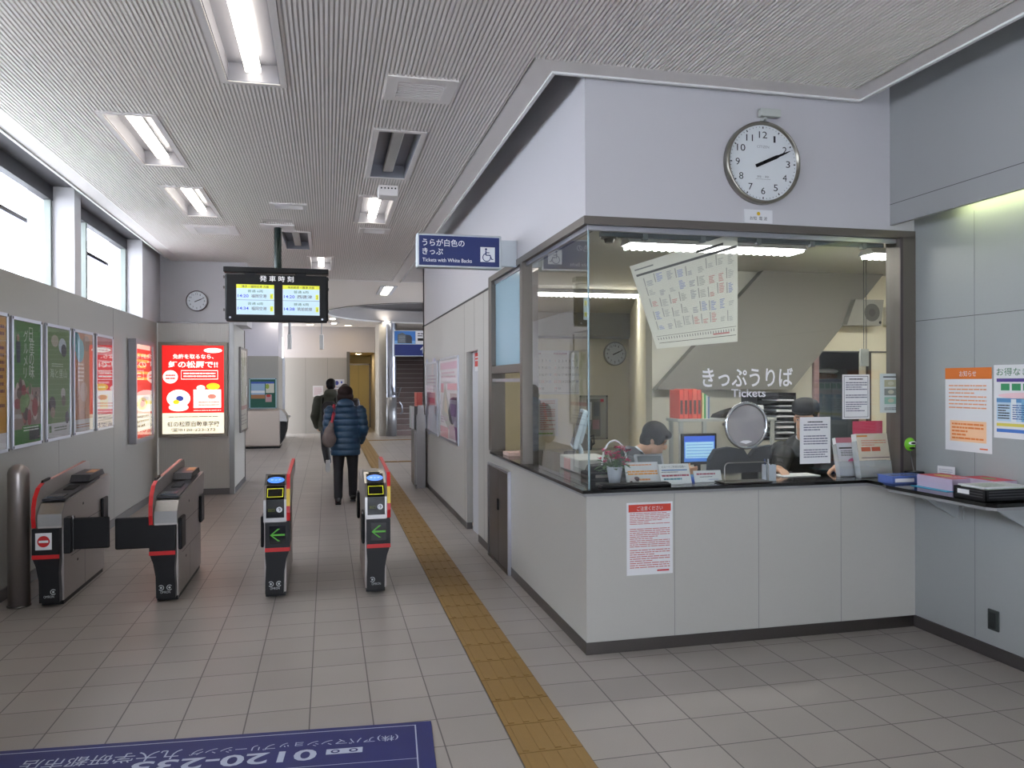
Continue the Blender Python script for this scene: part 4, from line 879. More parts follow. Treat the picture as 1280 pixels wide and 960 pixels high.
office_chair((3.22, 6.02, 0), math.radians(-4), 'dark office chair empty behind the speaking disc').scale = (.8, 1, 1)

# --- flower pot with pink cyclamens
t = thing('flower_pot', 'white pot of deep pink flowers with white hoop handle on counter', 'potted flowers', (1.795, 4.72, 1.005))
mb = MB(); mb.lathe([(.001, .002), (.035, .002), (.052, .105), (.055, .108), (.050, .108), (.045, .09), (.001, .09)], mat((226, 230, 240), .4), n=28); mb.build('pot', t)
mb = MB(); mb.tube([(.085*math.cos(a), 0, .12+.155*math.sin(a)) for a in [i*math.pi/16 for i in range(17)]], .006, mat((236, 236, 240), .4), n=8); mb.build('hoop_handle', t)
rn = random.Random(3); PK = [mat((198, 26, 90), .5), mat((170, 16, 72), .5), mat((214, 60, 120), .5)]; GN = [mat((60, 92, 50), .6), mat((86, 120, 66), .6)]
lf = MB(); fl = MB()
for k in range(80):
    a = rn.uniform(0, math.tau); r = rn.uniform(.01, .12); z = .12+rn.uniform(-.02, .08)-r*.35; c = Vector((r*math.cos(a), r*math.sin(a)*.8, z)); s = rn.uniform(.016, .03)
    d = Vector((math.cos(a), math.sin(a), rn.uniform(-.6, .5))).normalized(); p = d.cross(Vector((0, 0, 1))).normalized()
    lf.add([tuple(c-d*s), tuple(c+p*s*.6+Vector((0, 0, .004))), tuple(c+d*s), tuple(c-p*s*.6+Vector((0, 0, .004)))], [(0, 1, 2), (0, 2, 3)], rn.choice(GN))
for k in range(46):
    a = rn.uniform(0, math.tau); r = rn.uniform(.0, .105); c = Vector((r*math.cos(a), r*math.sin(a)*.8, .19+rn.uniform(-.03, .075)-r*.45))
    lf.tube([(r*.3*math.cos(a), r*.2*math.sin(a), .1), tuple(c)], .0015, GN[0], n=5); m_ = rn.choice(PK)
    for j in range(5):
        b = j*math.tau/5+rn.uniform(-.3, .3); d = Vector((math.cos(b), math.sin(b), rn.uniform(.2, .9))).normalized(); p = d.cross(Vector((0, 0, 1))).normalized()*.009
        fl.add([tuple(c), tuple(c+d*.012+p), tuple(c+d*.024), tuple(c+d*.012-p)], [(0, 1, 2, 3)], m_)
lf.build('leaves', t); fl.build('flowers', t)
t = thing('trinket', 'small white and brown ornament beside the flower pot', 'ornament', (1.88, 4.60, 1.005))
mb = MB(); mb.ball((0, 0, .028), (.034, .024, .028), mat((196, 186, 186), .5)); mb.build('body', t); mb = MB(); mb.ball((.012, -.012, .04), (.02, .014, .016), mat((84, 54, 60), .5)); mb.ball((-.02, -.012, .022), (.012, .01, .01), mat((84, 54, 60), .5)); mb.build('patches', t)

def stand_card(px, y, label, draw, lean=.06, col=PAPER, foot=True):
    (x0, y0), (x1, y1) = px; a = on(1, y, x0, y1); b = on(1, y, x1, y0); w, h = b.x-a.x, b.z-1.006
    t = thing('display_card', label, 'display card', (a.x, y, 1.006)); S = surf((0, 0, 0), (1, 0, 0), (0, lean, h))
    mb = MB(); mb.box(0, w, 0, h, -.004, 0, col, M=S); draw(mb, S, w, h); mb.build('card', t)
    if foot: mb = MB(); mb.prism([(0, 0), (lean+.005, h*.9), (lean+.05, 0)], w*.3, w*.34, sheer('acrylic_foot', (220, 225, 228), .5, .1), axis=0); mb.build('stand_foot', t)
    return t
def d_s1(mb, S, w, h): mb.lines(S, .06*w, .84*h, .8*w, .9*h, 1, C(230, 140, 80), n=.001, fill=.8); mb.lines(S, .06*w, .40*h, .95*w, .62*h, 2, C(236, 160, 70), seed=3, fill=.7); mb.lines(S, .2*w, .12*h, .7*w, .26*h, 1, C(236, 150, 80), seed=4, fill=.6)
def d_s2(mb, S, w, h): mb.text(S, .5*w, .8*h, .018, 'ICカードご利用の皆様へ', INK, al='c', stretch=.8*w); mb.rect(S, .08*w, .66*h, .92*w, .71*h, C(50, 110, 180)); mb.lines(S, .06*w, .36*h, .95*w, .48*h, 1, C(170, 70, 90), seed=3, fill=.7); mb.lines(S, .1*w, .2*h, .8*w, .30*h, 1, C(60, 130, 150), seed=6, fill=.8); mb.lines(S, .06*w, .56*h, .7*w, .62*h, 1, SEAM, seed=6, fill=.5)
def d_s3(mb, S, w, h): mb.lines(S, .1*w, .62*h, .9*w, .8*h, 1, C(170, 90, 110), seed=6, fill=.8); mb.lines(S, .2*w, .42*h, .7*w, .52*h, 1, INK, seed=2); mb.lines(S, .5*w, .2*h, .9*w, .28*h, 1, C(110, 130, 190), seed=2)
stand_card(((784, 576), (826, 602)), YO+.16, 'counter card with orange text, left of three cards by the flowers', d_s1)
stand_card(((827, 578), (865, 605)), YO+.09, 'counter card with blue bar and red text, middle of three', d_s2)
stand_card(((869, 587), (903, 604)), YO+.11, 'small low counter card beside the pass-through', d_s3, lean=.03)
t = thing('display_terminal', 'silver backed customer display screen leaning behind the orange card', 'screen', (1.99, 4.82, 1.005))
S = surf((0, 0, .03), (1, 0, 0), (0, .06, .17)); mb = MB(); mb.box(0, .20, 0, .145, -.012, .012, ALU, M=S, c=.004); mb.rect(S, .015, .015, .185, .13, mat((120, 124, 130), .25), .0125); mb.build('panel', t)
mb = MB(); mb.box(.05, .15, .02, .1, 0, .03, ALU, c=.004); mb.build('foot', t)
t = thing('pen_cup', 'white square pen cup on counter right of the pass-through', 'pen holder', (2.83, 4.60, 1.005))
mb = MB()
for q in ((-.035, .035, -.03, -.027), (-.035, .035, .027, .03), (-.035, -.032, -.03, .03), (.032, .035, -.03, .03)): mb.box(*q, 0, .105, mat((206, 210, 222), .35))
mb.box(-.035, .035, -.03, .03, 0, .004, PAPER); mb.build('cup', t)
for k, (dx, c) in enumerate(((-.015, (40, 60, 120)), (.012, (30, 30, 34)), (.0, (200, 200, 206)))):
    mb = MB(); mb.cyl((dx, 0, .01), (dx*1.8, .01, .135), .004, C(*c)); mb.ball((dx*1.8, .01, .137), .0045, C(*c), n=8); tag(mb.build('pen', None), ('dark blue', 'black', 'silver')[k]+' pen standing in the white pen cup', 'pen', 'pens in the cup').location = (2.83, 4.60, 1.005)
mb = MB(); mb.box(0, .28, 0, .16, 0, .004, PAPER); tag(mb.build('paper_sheet', None), 'white sheet under the hand of the right clerk', 'paper').location = (3.02, 4.72, 1.006)
# leaflet racks
def leaflets(px, y, label, face, draw, thick=.035, lean=.06):
    (x0, y0), (x1, y1) = px; a = on(1, y, x0, y1); b = on(1, y, x1, y0); w, h = b.x-a.x, b.z-1.006
    t = thing('leaflet_rack', label, 'leaflet stand', (a.x, y, 1.006)); S = surf((0, 0, .01), (1, 0, 0), (0, lean, h))
    mb = MB(); mb.box(.004, w-.004, 0, h-.01, -thick, 0, PAPER, M=S); mb.rect(S, .004, 0, w-.004, h-.01, face, .0005); draw(mb, S, w, h-.01); mb.build('leaflets', t)
    mb = MB(); A_ = sheer('acrylic', (224, 226, 230), .45, .1)
    mb.box(-.001, .002, -.0, h*.8, -thick-.003, .004, A_, M=S); mb.box(w-.002, w+.001, 0, h*.8, -thick-.003, .004, A_, M=S); mb.box(0, w, 0, h*.35, .003, .005, A_, M=S); mb.box(0, w, -.01, 0, -thick-.003, .005, A_, M=S)
    mb.build('holder', t); return t
def d_l1(mb, S, w, h): mb.rect(S, .004, .86*h, w-.004, h, C(206, 120, 140), .001); mb.rect(S, .1*w, .7*h, .9*w, .74*h, INK, .001); mb.lines(S, .15*w, .5*h, .9*w, .66*h, 4, SEAM, seed=2, n=.001); mb.ell(S, .6*w, .36*h, .22*w, .09*h, C(206, 90, 140), .0012); mb.ell(S, .75*w, .34*h, .12*w, .08*h, C(140, 130, 150), .0016); mb.rect(S, .2*w, .2*h, .9*w, .23*h, C(214, 90, 140), .001)
def d_l2(mb, S, w, h): mb.rect(S, .03*w, .92*h, .35*w, .96*h, C(230, 140, 40), .001); mb.lines(S, .15*w, .70*h, .9*w, .86*h, 3, C(226, 150, 130), seed=4, n=.001); mb.rect(S, .12*w, .58*h, .4*w, .68*h, C(214, 100, 60), .001); mb.rect(S, .44*w, .58*h, .7*w, .68*h, C(214, 90, 60), .001); mb.rect(S, .1*w, .42*h, .95*w, .44*h, C(120, 90, 100), .001); mb.lines(S, .2*w, .3*h, .9*w, .38*h, 2, INK, seed=2, n=.001); mb.lines(S, .2*w, .1*h, .9*w, .16*h, 1, C(220, 150, 130), seed=2, n=.001)
leaflets(((1050, 546), (1083, 600)), YO+.15, 'white and pink leaflets in narrow clear rack on counter', mat((226, 222, 232), .5), d_l1)
leaflets(((1076, 541), (1117, 598)), YO+.06, 'cream and orange brochure stack in clear rack, front of the counter corner', mat((232, 214, 196), .5), d_l2, thick=.05)
def d_pk(mb, S, w, h):
    for s in (-1, 1): mb.ell(S, w*(.62+s*.16), h*.25, .014, .011, mat((150, 190, 90), .5), .001); mb.ell(S, w*(.62+s*.16), h*.27, .009, .008, PAPER, .0018); mb.ell(S, w*(.62+s*.16), h*.27, .003, .003, BLK, .0024)
a = on(1, YO+.22, 1066, 560); b = on(1, YO+.22, 1103, 526)
card('pink_card', 'deep pink card standing behind the leaflet racks', 'card', WALLF(a.x, YO+.22, 1.006), b.x-a.x, b.z-1.006, lambda mb, S: d_pk(mb, Matrix.Translation((0, 0, .12)) @ S, b.x-a.x, b.z-a.z), col=mat((206, 44, 96), .5))
t = thing('storage_box', 'tall pale box with dark vertical lettering behind the brochures', 'box', (3.74, YO+.24, 1.006))
mb = MB(); mb.box(-.09, .06, 0, .08, 0, .29, mat((196, 194, 192), .5), c=.005); mb.build('box', t)
mb = MB(); S = surf((-.09, -.0005, 0), (1, 0, 0), (0, 0, 1)); mb.lines(S, .09, .04, .125, .22, 9, SEAM, seed=3, fill=.6, ragged=False); mb.rect(S, .0, .25, .15, .252, SEAM); mb.build('lettering', t)
t = thing('wire_ornament', 'round bright green ornament on a thin wire at the counter corner', 'ornament', (3.74, YO-.12, 1.006))
mb = MB(); GB = mat((110, 186, 40), .4); mb.ball((-.02, 0, .235), (.036, .03, .045), GB); mb.build('green_ball', t)
mb = MB(); mb.ball((-.02, -.024, .245), (.028, .012, .012), PAPER); mb.ball((-.02, -.03, .245), (.02, .009, .007), BLK); mb.ball((-.02, -.022, .212), (.022, .012, .009), BLK); mb.build('dark_marks', t)
mb = MB(); mb.tube([(-.02, 0, .2), (.0, 0, .1), (.02, 0, .02)], .003, STEEL, n=6); mb.cyl((.02, 0, 0), (.02, 0, .03), .014, STEELD, r1=.008); mb.build('wire_stem', t)

# --- on the side shelf
t = thing('plastic_tray', 'clear blue lidded plastic tray on black shelf corner', 'tray', (3.60, 4.29, 1.005))
BL = sheer('blue_plastic', (110, 134, 206), .72, .2); mb = MB()
for q in ((-.13, .13, -.07, -.066, 0, .045), (-.13, .13, .066, .07, 0, .045), (-.13, -.126, -.07, .07, 0, .045), (.126, .13, -.07, .07, 0, .045), (-.13, .13, -.07, .07, 0, .004)): mb.box(*q, BL)
mb.build('tray_body', t); mb = MB(); mb.box(-.135, .135, -.075, .075, .045, .05, BL, c=.002); mb.box(-.12, .02, -.0765, -.075, .012, .035, PAPER); mb.build('lid', t)
t = thing('stamp_pad', 'small black stamp pad behind the blue tray by wall', 'stamp pad', (3.78, 4.40, 1.005)); mb = MB(); mb.box(-.05, .05, -.04, .04, 0, .055, BLK, c=.008); mb.build('pad_case', t); mb = MB(); mb.box(-.048, .048, -.041, -.04, .03, .033, STEELD); mb.build('seam', t)
t = thing('note_holder', 'small white card on a black block on shelf against right wall', 'card holder', (3.80, 4.20, 1.005))
mb = MB(); mb.box(-.05, .05, -.10, .06, 0, .035, BLK, c=.004); mb.build('block', t); mb = MB(); S = surf((-.0, .02, .035), (.25, -1, 0), (.0, 0, 1)); mb.box(0, .115, 0, .075, -.002, 0, PAPER, M=S); mb.lines(S, .01, .01, .1, .06, 4, mat((180, 180, 190), .5)); mb.build('card', t)
for k in range(14):
    mb = MB(); j = random.uniform(-.002, .002); mb.box(-.09+j, .09+j, -.14+j, .14, 0, .0045, mat((206, 190, 214), .5)); 
    if k == 13: S = surf((.09, -.14, .0046), (0, 1, 0), (-1, 0, 0)); mb.rect(S, 0, 0, .28, .18, C(206, 70, 90), .0003); mb.ell(S, .17, .09, .06, .04, C(216, 200, 110), .001); mb.lines(S, .02, .02, .12, .16, 6, C(240, 200, 206), n=.001)
    tag(mb.build('leaflet', None), 'pink covered leaflet on top of the nearer stack on the shelf' if k == 13 else 'pale lilac edged leaflet within the nearer stack on the shelf', 'leaflet', 'pink leaflets in the near stack').location = (3.66, 3.99, 1.008+k*.005)
for k in range(15):
    mb = MB(); mb.box(-.08, .08, -.12, .12, 0, .0045, mat((200, 186, 206), .5))
    if k == 14: S = surf((.08, -.12, .0046), (0, 1, 0), (-1, 0, 0)); mb.rect(S, 0, 0, .24, .16, C(200, 60, 84), .0003); mb.ell(S, .12, .08, .05, .03, C(110, 160, 90), .001)
    tag(mb.build('leaflet', None), 'pink covered leaflet on top of the stack against right wall' if k == 14 else 'pale edged leaflet within the stack against right wall', 'leaflet', 'pink leaflets in the wall stack').location = (3.775, 3.80, 1.008+k*.005)
mb = MB(); mb.box(-.1, .1, -.17, .12, 0, .003, mat((60, 170, 206), .4)); tag(mb.build('cyan_sheet', None), 'bright cyan sheet under the pink leaflets on shelf', 'sheet').location = (3.63, 4.02, 1.005)
t = thing('leaflet_basket', 'black plastic basket with white label at the near shelf end', 'basket', (3.60, 3.58, 1.005))
mb = MB(); K = BLKM
for q in ((-.17, .17, -.11, -.105, 0, .065), (-.17, .17, .105, .11, 0, .065), (-.17, -.165, -.11, .11, 0, .065), (.165, .17, -.11, .11, 0, .065), (-.17, .17, -.11, .11, 0, .004)): mb.box(*q, K)
for zz in (.02, .035, .05):
    mb.box(-.1715, -.17, -.09, .09, zz, zz+.006, mat((50, 50, 54), .5))
    mb.box(-.15, .15, -.1115, -.11, zz, zz+.006, mat((50, 50, 54), .5))
mb.build('basket_body', t); mb = MB(); mb.box(-.173, -.171, .0, .08, .028, .052, PAPER); mb.build('label_plate', t)
for k, (c, dx) in enumerate((((206, 206, 190), 0), ((190, 200, 186), .01), ((212, 214, 216), -.01))):
    mb = MB(); mb.box(-.15, .15, -.09, .09, 0, .008, C(*c)); S = surf((-.15, -.09, .0082), (1, 0, 0), (0, 1, 0)); mb.lines(S, .02, .02, .2, .15, 5, C(150, 170, 150), seed=k)
    tag(mb.build('paper_booklet', None), ['cream', 'pale green', 'white'][k]+' booklet lying in the black basket', 'booklet', 'booklets in the basket').location = (3.60+dx, 3.58, 1.055+k*.009)
# side ticket window items
mb = MB(); S = surf((0, 0, 0), (1, 0, 0), (0, 1, 0)); t = thing('change_tray', 'small pinkish change tray on counter at side ticket window', 'tray', (1.62, 6.75, 1.005))
mb.box(-.08, .08, -.11, .11, 0, .012, mat((206, 180, 170), .4), c=.004); mb.build('tray_base', t); mb = MB()
for q in ((-.08, .08, -.11, -.1), (-.08, .08, .1, .11), (-.08, -.07, -.1, .1), (.07, .08, -.1, .1)): mb.box(*q, .012, .03, mat((216, 190, 180), .4))
mb.build('tray_rim', t)

# ================================================================== INSIDE THE OFFICE
OLIT = mat((255, 254, 250), .5, 0, OFFICE_TUBE, name='office_tube')
for x0, y, lab in ((2.2, 5.55, 'office ceiling strip light nearest the ticket window, left of two'), (4.33, 5.58, 'office ceiling strip light nearest the ticket window, right one'), (2.25, 8.8, 'office ceiling strip light farther in, seen beside the timetable'), (4.4, 8.8, 'office ceiling strip light farther in, on the right')):
    t = thing('office_strip_light', lab, 'ceiling light', (x0, y, 2.68), 0, 'office strip lights')
    mb = MB(); mb.prism([(-.10, .02), (.10, .02), (.05, .07), (-.05, .07)], 0, 1.5, ENAM, axis=0); mb.build('housing', t)
    mb = MB(); mb.box(.02, 1.48, -.085, .085, 0, .02, OLIT, c=.008)
    for k in range(24): mb.box(.03+k*.061, .05+k*.061, -.09, .09, -.006, .004, OLIT)
    mb.build('diffuser', t)
t = thing('smoke_detector', 'grey smoke detector near the left end of office ceiling', 'detector', (1.98, 5.3, 2.75)); mb = MB(); mb.cyl((0, 0, 0), (0, 0, -.06), .07, mat((130, 128, 122), .5), r1=.06); mb.cyl((0, 0, -.06), (0, 0, -.09), .04, mat((110, 108, 104), .5), r1=.03); mb.build('body', t); mb = MB(); mb.cyl((0, 0, 0), (0, 0, .003), .08, PAPER); mb.build('mount', t)
# blind rail at top of glass
t = thing('blind_rail', 'dark roller blind rail with clips along the top of ticket glass', 'rail', (XO+.15, YO+.13, 2.5))
mb = MB(); mb.box(0, 2.05, 0, .04, .075, .105, mat((84, 92, 96), .5)); mb.build('rail', t)
for k in range(5): mb = MB(); mb.box(.28+k*.4, .31+k*.4, -.008, .03, .06, .12, mat((120, 126, 128), .4)); mb.build('clip', t)
# counters inside
DESK = mat((196, 190, 176), .5)
t = thing('clerk_desk', 'low pale clerk desk running behind the ticket window', 'desk', (2.9, 5.15, 0))
mb = MB(); mb.box(-.75, 1.0, -.2, .22, .70, .73, DESK, c=.004); mb.build('desk_top', t)
for x in (-.73, .2, .96): mb = MB(); mb.box(x, x+.03, -.18, .2, 0, .70, mat((170, 168, 160), .5)); mb.build('side_panel', t)
t = thing('clerk_table', 'table with printer and files further into the office', 'table', (2.9, 6.45, 0))
mb = MB(); mb.box(-.3, 2.2, -.25, .3, .74, .77, DESK, c=.004); mb.build('table_top', t)
for x, y in ((-.27, -.22), (2.13, -.22), (-.27, .24), (2.13, .24)): mb = MB(); mb.box(x, x+.04, y, y+.04, 0, .74, STEELD); mb.build('leg', t)
t = thing('desk_shelf', 'grey steel desk shelf with uprights carrying red files', 'shelf', (2.93, 6.30, .77))
SG_ = mat((176, 178, 176), .4, .2); mb = MB(); mb.box(0, .95, -.12, .12, .54, .565, SG_, c=.003); mb.build('shelf_board', t)
for x, y in ((.02, -.11), (.24, -.11), (.9, -.11), (.02, .09), (.9, .09)): mb = MB(); mb.box(x, x+.035, y, y+.02, 0, .54, SG_); mb.build('upright', t)
FC = [(216, 90, 80), (220, 100, 88), (206, 76, 66), (222, 106, 92), (214, 86, 74)]
for k in range(5):
    mb = MB(); c = mat(FC[k], .5); mb.box(0, .038, -.1, .1, 0, .25+.008*(k % 2), c, c=.003); o = mb.build('box_file', None, None); o.location = (2.955+k*.042, 6.30, 1.336); tag(o, 'red box file in the row at left end of desk shelf', 'box file', 'red box files on the desk shelf')
    mb = MB(); mb.box(.008, .030, -.102, -.1, .04, .16, mat((96, 70, 66), .5)); mb.build('spine_label', o)
for k, c in enumerate(((222, 216, 160), (80, 150, 90), (206, 210, 210), (110, 130, 170))):
    mb = MB(); mb.box(0, .015, -.1, .1, 0, .225-.012*k, C(*c)); o = mb.build('folder', None); o.location = (3.17+k*.018, 6.30, 1.336); tag(o, ['cream', 'green', 'white', 'blue'][k]+' thin folder right of the red box files', 'folder', 'thin folders beside the box files')
mb = MB(); mb.prism([(0, 0), (.24, .0), (.26, .05), (.2, .085), (.1, .06), (.02, .03)], -.08, .08, mat((34, 32, 34), .7), axis=1); tag(mb.build('black_bag', None), 'black pouch lying on the desk shelf right of files', 'bag').location = (3.34, 6.30, 1.336)
t = thing('label_printer', 'small white device with dark display on the desk shelf end', 'device', (3.66, 6.30, 1.336)); mb = MB(); mb.box(0, .12, -.08, .08, 0, .11, PAPER, c=.01); mb.build('body', t); mb = MB(); mb.box(.01, .09, -.084, -.08, .03, .07, mat((60, 80, 60), .3)); mb.build('display', t)
# blue monitor
t = thing('desk_monitor', 'black monitor showing a blue screen beneath the desk shelf', 'monitor', (3.04, 6.0, .77))
mb = MB(); mb.box(-.16, .16, 0, .03, .19, .45, BLK, c=.006); mb.build('bezel', t)
mb = MB(); S = surf((-.14, -.001, .215), (1, 0, 0), (0, 0, 1)); mb.rect(S, 0, 0, .28, .215, mat((60, 110, 190), .3, 0, .8)); mb.rect(S, .0, .17, .28, .215, mat((40, 80, 180), .3, 0, .8), .001); mb.rect(S, .01, .03, .27, .165, mat((150, 190, 220), .3, 0, .7), .001)
for k in range(5): mb.rect(S, .02, .04+k*.025, .26, .045+k*.025, mat((90, 140, 190), .3, 0, .6), .0015)
mb.build('screen', t); mb = MB(); mb.box(-.025, .025, .03, .05, .02, .3, BLK); mb.box(-.09, .09, -.05, .09, 0, .02, BLK, c=.005); mb.build('stand', t)
# black document trays
t = thing('document_trays', 'tall black stack of letter trays with white papers in the office', 'letter trays', (4.0, 6.5, 1.12))
mb = MB()
for k in range(9): mb.box(-.2, .2, -.13, .15, .0+k*.05, .006+k*.05, BLKM)
for x in (-.2, .194): mb.box(x, x+.006, -.13, .15, 0, .43, BLKM)
mb.box(-.2, .2, .144, .15, 0, .43, BLKM); mb.build('tray_frame', t)
mb = MB()
for k in range(8): mb.box(-.0, .18, -.128, .12, .008+k*.05, .014+k*.05+.006*(k % 3), PAPER)
tag(mb.build('papers', t), 'white papers', kind='stuff')
t = thing('paper_cabinet', 'pale cabinet of shallow drawers under the black trays', 'cabinet', (4.0, 6.52, .77)); mb = MB(); mb.box(-.24, .22, -.14, .16, 0, .35, mat((206, 202, 190), .5), c=.004); mb.build('body', t)
for k in range(7): mb = MB(); mb.box(-.22, .2, -.15, -.14, .015+k*.047, .055+k*.047, mat((216, 212, 200), .5), c=.002); d = mb.build('drawer', t); m2 = MB(); m2.box(-.04, .03, -.156, -.15, .03+k*.047, .036+k*.047, STEELD); m2.build('handle', d)
mb = MB(); mb.box(0, .12, 0, .005, 0, .17, mat((70, 120, 60), .5)); S = surf((0, -.0005, 0), (1, 0, 0), (0, 0, 1)); mb.ell(S, .07, .08, .035, .04, mat((110, 170, 80), .5)); mb.ell(S, .07, .08, .02, .024, mat((60, 90, 60), .5), .0015); tag(mb.build('green_poster', None), 'small green picture on wall beside the tray stack', 'picture').location = (4.45, 6.96, 1.30)
# wall items
t = thing('wall_speaker', 'grey wall loudspeaker box with round cone high on the right inner wall', 'loudspeaker', (5.34, 6.99, 2.22)); mb = MB(); mb.prism([(-.26, .0), (.14, .0), (.17, .26), (-.16, .26)], -.16, 0, mat((150, 148, 140), .5), axis=1); mb.build('cabinet', t)
mb = MB(); S = surf((0, -.161, .13), (1, 0, 0), (0, 0, 1)); mb.ell(S, .03, 0, .09, .09, mat((96, 94, 90), .7)); mb.ell(S, .03, 0, .04, .04, mat((80, 78, 76), .7), .0015); mb.ell(S, .125, -.1, .015, .015, BLKM); mb.build('cone', t)
t = thing('wall_switch_box', 'cream switch box with a dark slot on the right inner wall', 'box', (5.76, 6.99, 2.23)); mb = MB(); mb.box(-.13, .1, -.05, 0, 0, .19, mat((206, 202, 188), .5), c=.004); mb.build('box', t); mb = MB(); mb.box(.02, .08, -.052, -.05, .03, .17, BLKM); mb.build('slot', t)
t = thing('pull_cord', 'pair of hanging blind cords with a pale weight at the right of ticket window', 'cord', (3.62, YO+.2, 2.5))
mb = MB(); mb.tube([(0, 0, 0), (0, 0, -.62)], .0025, SEAM, n=6); mb.tube([(.02, 0, 0), (.02, 0, -.62)], .0025, SEAM, n=6); mb.build('cord', t); mb = MB(); mb.box(-.03, .035, -.01, .01, -.74, -.62, mat((190, 186, 176), .5), c=.004); mb.build('weight', t)
t = thing('brown_bundle', 'brown bundle on top of a cabinet in dark inner doorway', 'bundle', (5.35, 7.6, 1.68)); mb = MB(); mb.ball((-.05, 0, .03), (.22, .12, .05), mat((110, 66, 48), .8)); mb.build('cloth', t); mb = MB(); mb.ball((.02, -.03, .085), (.14, .08, .03), mat((190, 188, 180), .7)); mb.build('papers', t)
t = thing('inner_cabinet', 'dark teal cabinet standing inside the inner doorway', 'cabinet', (5.3, 7.6, 0)); mb = MB(); mb.box(-.35, .35, -.2, .2, 0, 1.68, mat((66, 76, 80), .6), c=.005); mb.build('body', t); mb = MB(); mb.box(-.34, .0, -.21, -.2, .05, 1.64, mat((74, 86, 90), .6)); mb.box(.01, .34, -.21, -.2, .05, 1.64, mat((74, 86, 90), .6)); mb.build('doors', t)
mb = MB(); mb.box(0, .26, 0, .01, 0, .34, mat((190, 192, 196), .5)); mb.box(.01, .25, -.003, 0, .01, .33, mat((206, 206, 208), .5)); tag(mb.build('wall_paper_sheet', None), 'pale board hung in the dark inner doorway', 'board').location = (5.28, 8.38, 1.8)
# back wall: calendar, framed panel, shelf with kettle
def d_cal(mb, S):
    w, h = .93, .73
    for i in range(2):
        u0 = .02+i*.47; mb.lines(S, u0, .66, u0+.25, .70, 1, C(150, 110, 120), seed=i+1, fill=.7)
        for r in range(5):
            for c in range(7):
                d = r*7+c-2+i*3
                if 0 < d < 31: mb.text(S, u0+.03+c*.062, .54-r*.115, .055, str(d), C(190, 60, 60) if c == 0 or d in (23, 29) else C(70, 110, 170) if c == 6 else INK, al='c')
    mb.rect(S, 0, .03, w, .033, SEAM); mb.text(S, .03, .045, .03, '2月', INK); mb.text(S, .5, .045, .03, '3月', INK)
card('wall_calendar', 'large two month calendar on the back wall of the office', 'calendar', WALLF(3.16, 12.395, 1.45), .93, .73, d_cal)
def d_sched(mb, S): mb.rect(S, .02, .1, .2, .55, mat((150, 150, 150), .5)); mb.rect(S, .05, .12, .12, .5, C(110, 120, 140)); mb.lines(S, .24, .1, .5, .6, 14, C(190, 120, 120), seed=4); mb.lines(S, .05, .02, .5, .07, 1, C(130, 180, 90), seed=2)
card('schedule_sheet', 'white duty sheet pinned below the large calendar', 'notice', WALLF(3.17, 12.395, .76), .55, .62, d_sched)
t = framed('notice_board', 'grey framed notice panel below the office back clock', WALLF(4.12, 12.39, .72), .44, .68, lambda mb, S, w, h: (mb.rect(S, 0, 0, w, h, C(176, 174, 160)), mb.rect(S, .1, .02, .34, h-.03, C(120, 118, 108), .001), mb.rect(S, .12, .3, .19, .6, C(200, 200, 196), .002), mb.rect(S, .22, .36, .32, .6, C(90, 92, 92), .002), mb.rect(S, .2, .14, .32, .3, C(170, 130, 130), .002), mb.rect(S, .34, .6, .4, .65, C(206, 60, 70), .002)), fw=.03, fm=mat((150, 146, 134), .5), cat='notice board', gl=False)
t = thing('back_table', 'long low pale cabinet against the office back wall', 'cabinet', (3.9, 12.1, 0)); mb = MB(); mb.box(-1.2, .95, -.25, .25, 0, .52, mat((190, 186, 170), .6)); mb.build('body', t); mb = MB(); mb.box(-1.22, 1.02, -.27, .27, .52, .55, mat((206, 202, 186), .5)); mb.build('top', t)
t = thing('kettle', 'dark grey kettle on the cabinet along the back wall', 'kettle', (4.03, 12.05, .55)); mb = MB(); mb.lathe([(.001, 0), (.15, 0), (.17, .1), (.13, .22), (.05, .27), (.05, .36), (.001, .36)], mat((66, 66, 62), .5)); mb.build('body', t); mb = MB(); mb.tube([(.1, 0, .2), (.2, 0, .24), (.2, 0, .1), (.13, 0, .05)], .015, BLKM); mb.build('handle', t)
# white computer monitor on the side counter, its back to the hall
t = thing('side_monitor', 'white backed computer monitor on the side ticket counter', 'monitor', (2.02, 6.05, 1.005), math.radians(0))
S = surf((-.12, -.18, .12), (.25, .97, 0), (.10, 0, .32)); WB = mat((196, 214, 226), .4)
mb = MB(); mb.box(0, .36, 0, .32, -.02, .02, WB, M=S, c=.008); mb.box(.06, .30, .05, .27, .02, .05, WB, M=S, c=.02); mb.build('casing', t)
mb = MB(); mb.rect(S @ Matrix.Rotation(math.pi, 4, 'Y') @ Matrix.Translation((-.36, 0, .0205)), .02, .02, .34, .3, mat((60, 80, 110), .2)); mb.build('screen', t)
mb = MB(); mb.tube([(0, 0, .01), (-.01, 0, .1), (-.06, 0, .2)], .02, WB); mb.box(-.1, .12, -.13, .13, 0, .02, WB, c=.008); mb.build('stand', t)
t = thing('card_printer', 'pale ticket printer with pink paper on side counter', 'printer', (1.86, 5.5, 1.005)); mb = MB(); mb.box(-.13, .16, -.24, .22, 0, .10, mat((200, 200, 194), .5), c=.01); mb.build('body', t)
mb = MB(); mb.box(-.14, -.13, -.05, .08, .01, .09, mat((226, 170, 166), .5)); mb.build('pink_paper', t)
t = thing('ticket_device', 'dark small machine in corner of the counter by the flowers', 'device', (1.78, 4.98, 1.005)); mb = MB(); mb.box(-.10, .12, -.08, .09, 0, .05, BLKM, c=.01); mb.prism([(-.08, .05), (.08, .05), (.05, .10), (-.06, .09)], -.06, .06, BLKM, axis=1); mb.build('body', t); mb = MB(); mb.box(-.05, .05, -.082, -.08, .015, .035, mat((150, 140, 130), .5)); mb.build('slot_plate', t)
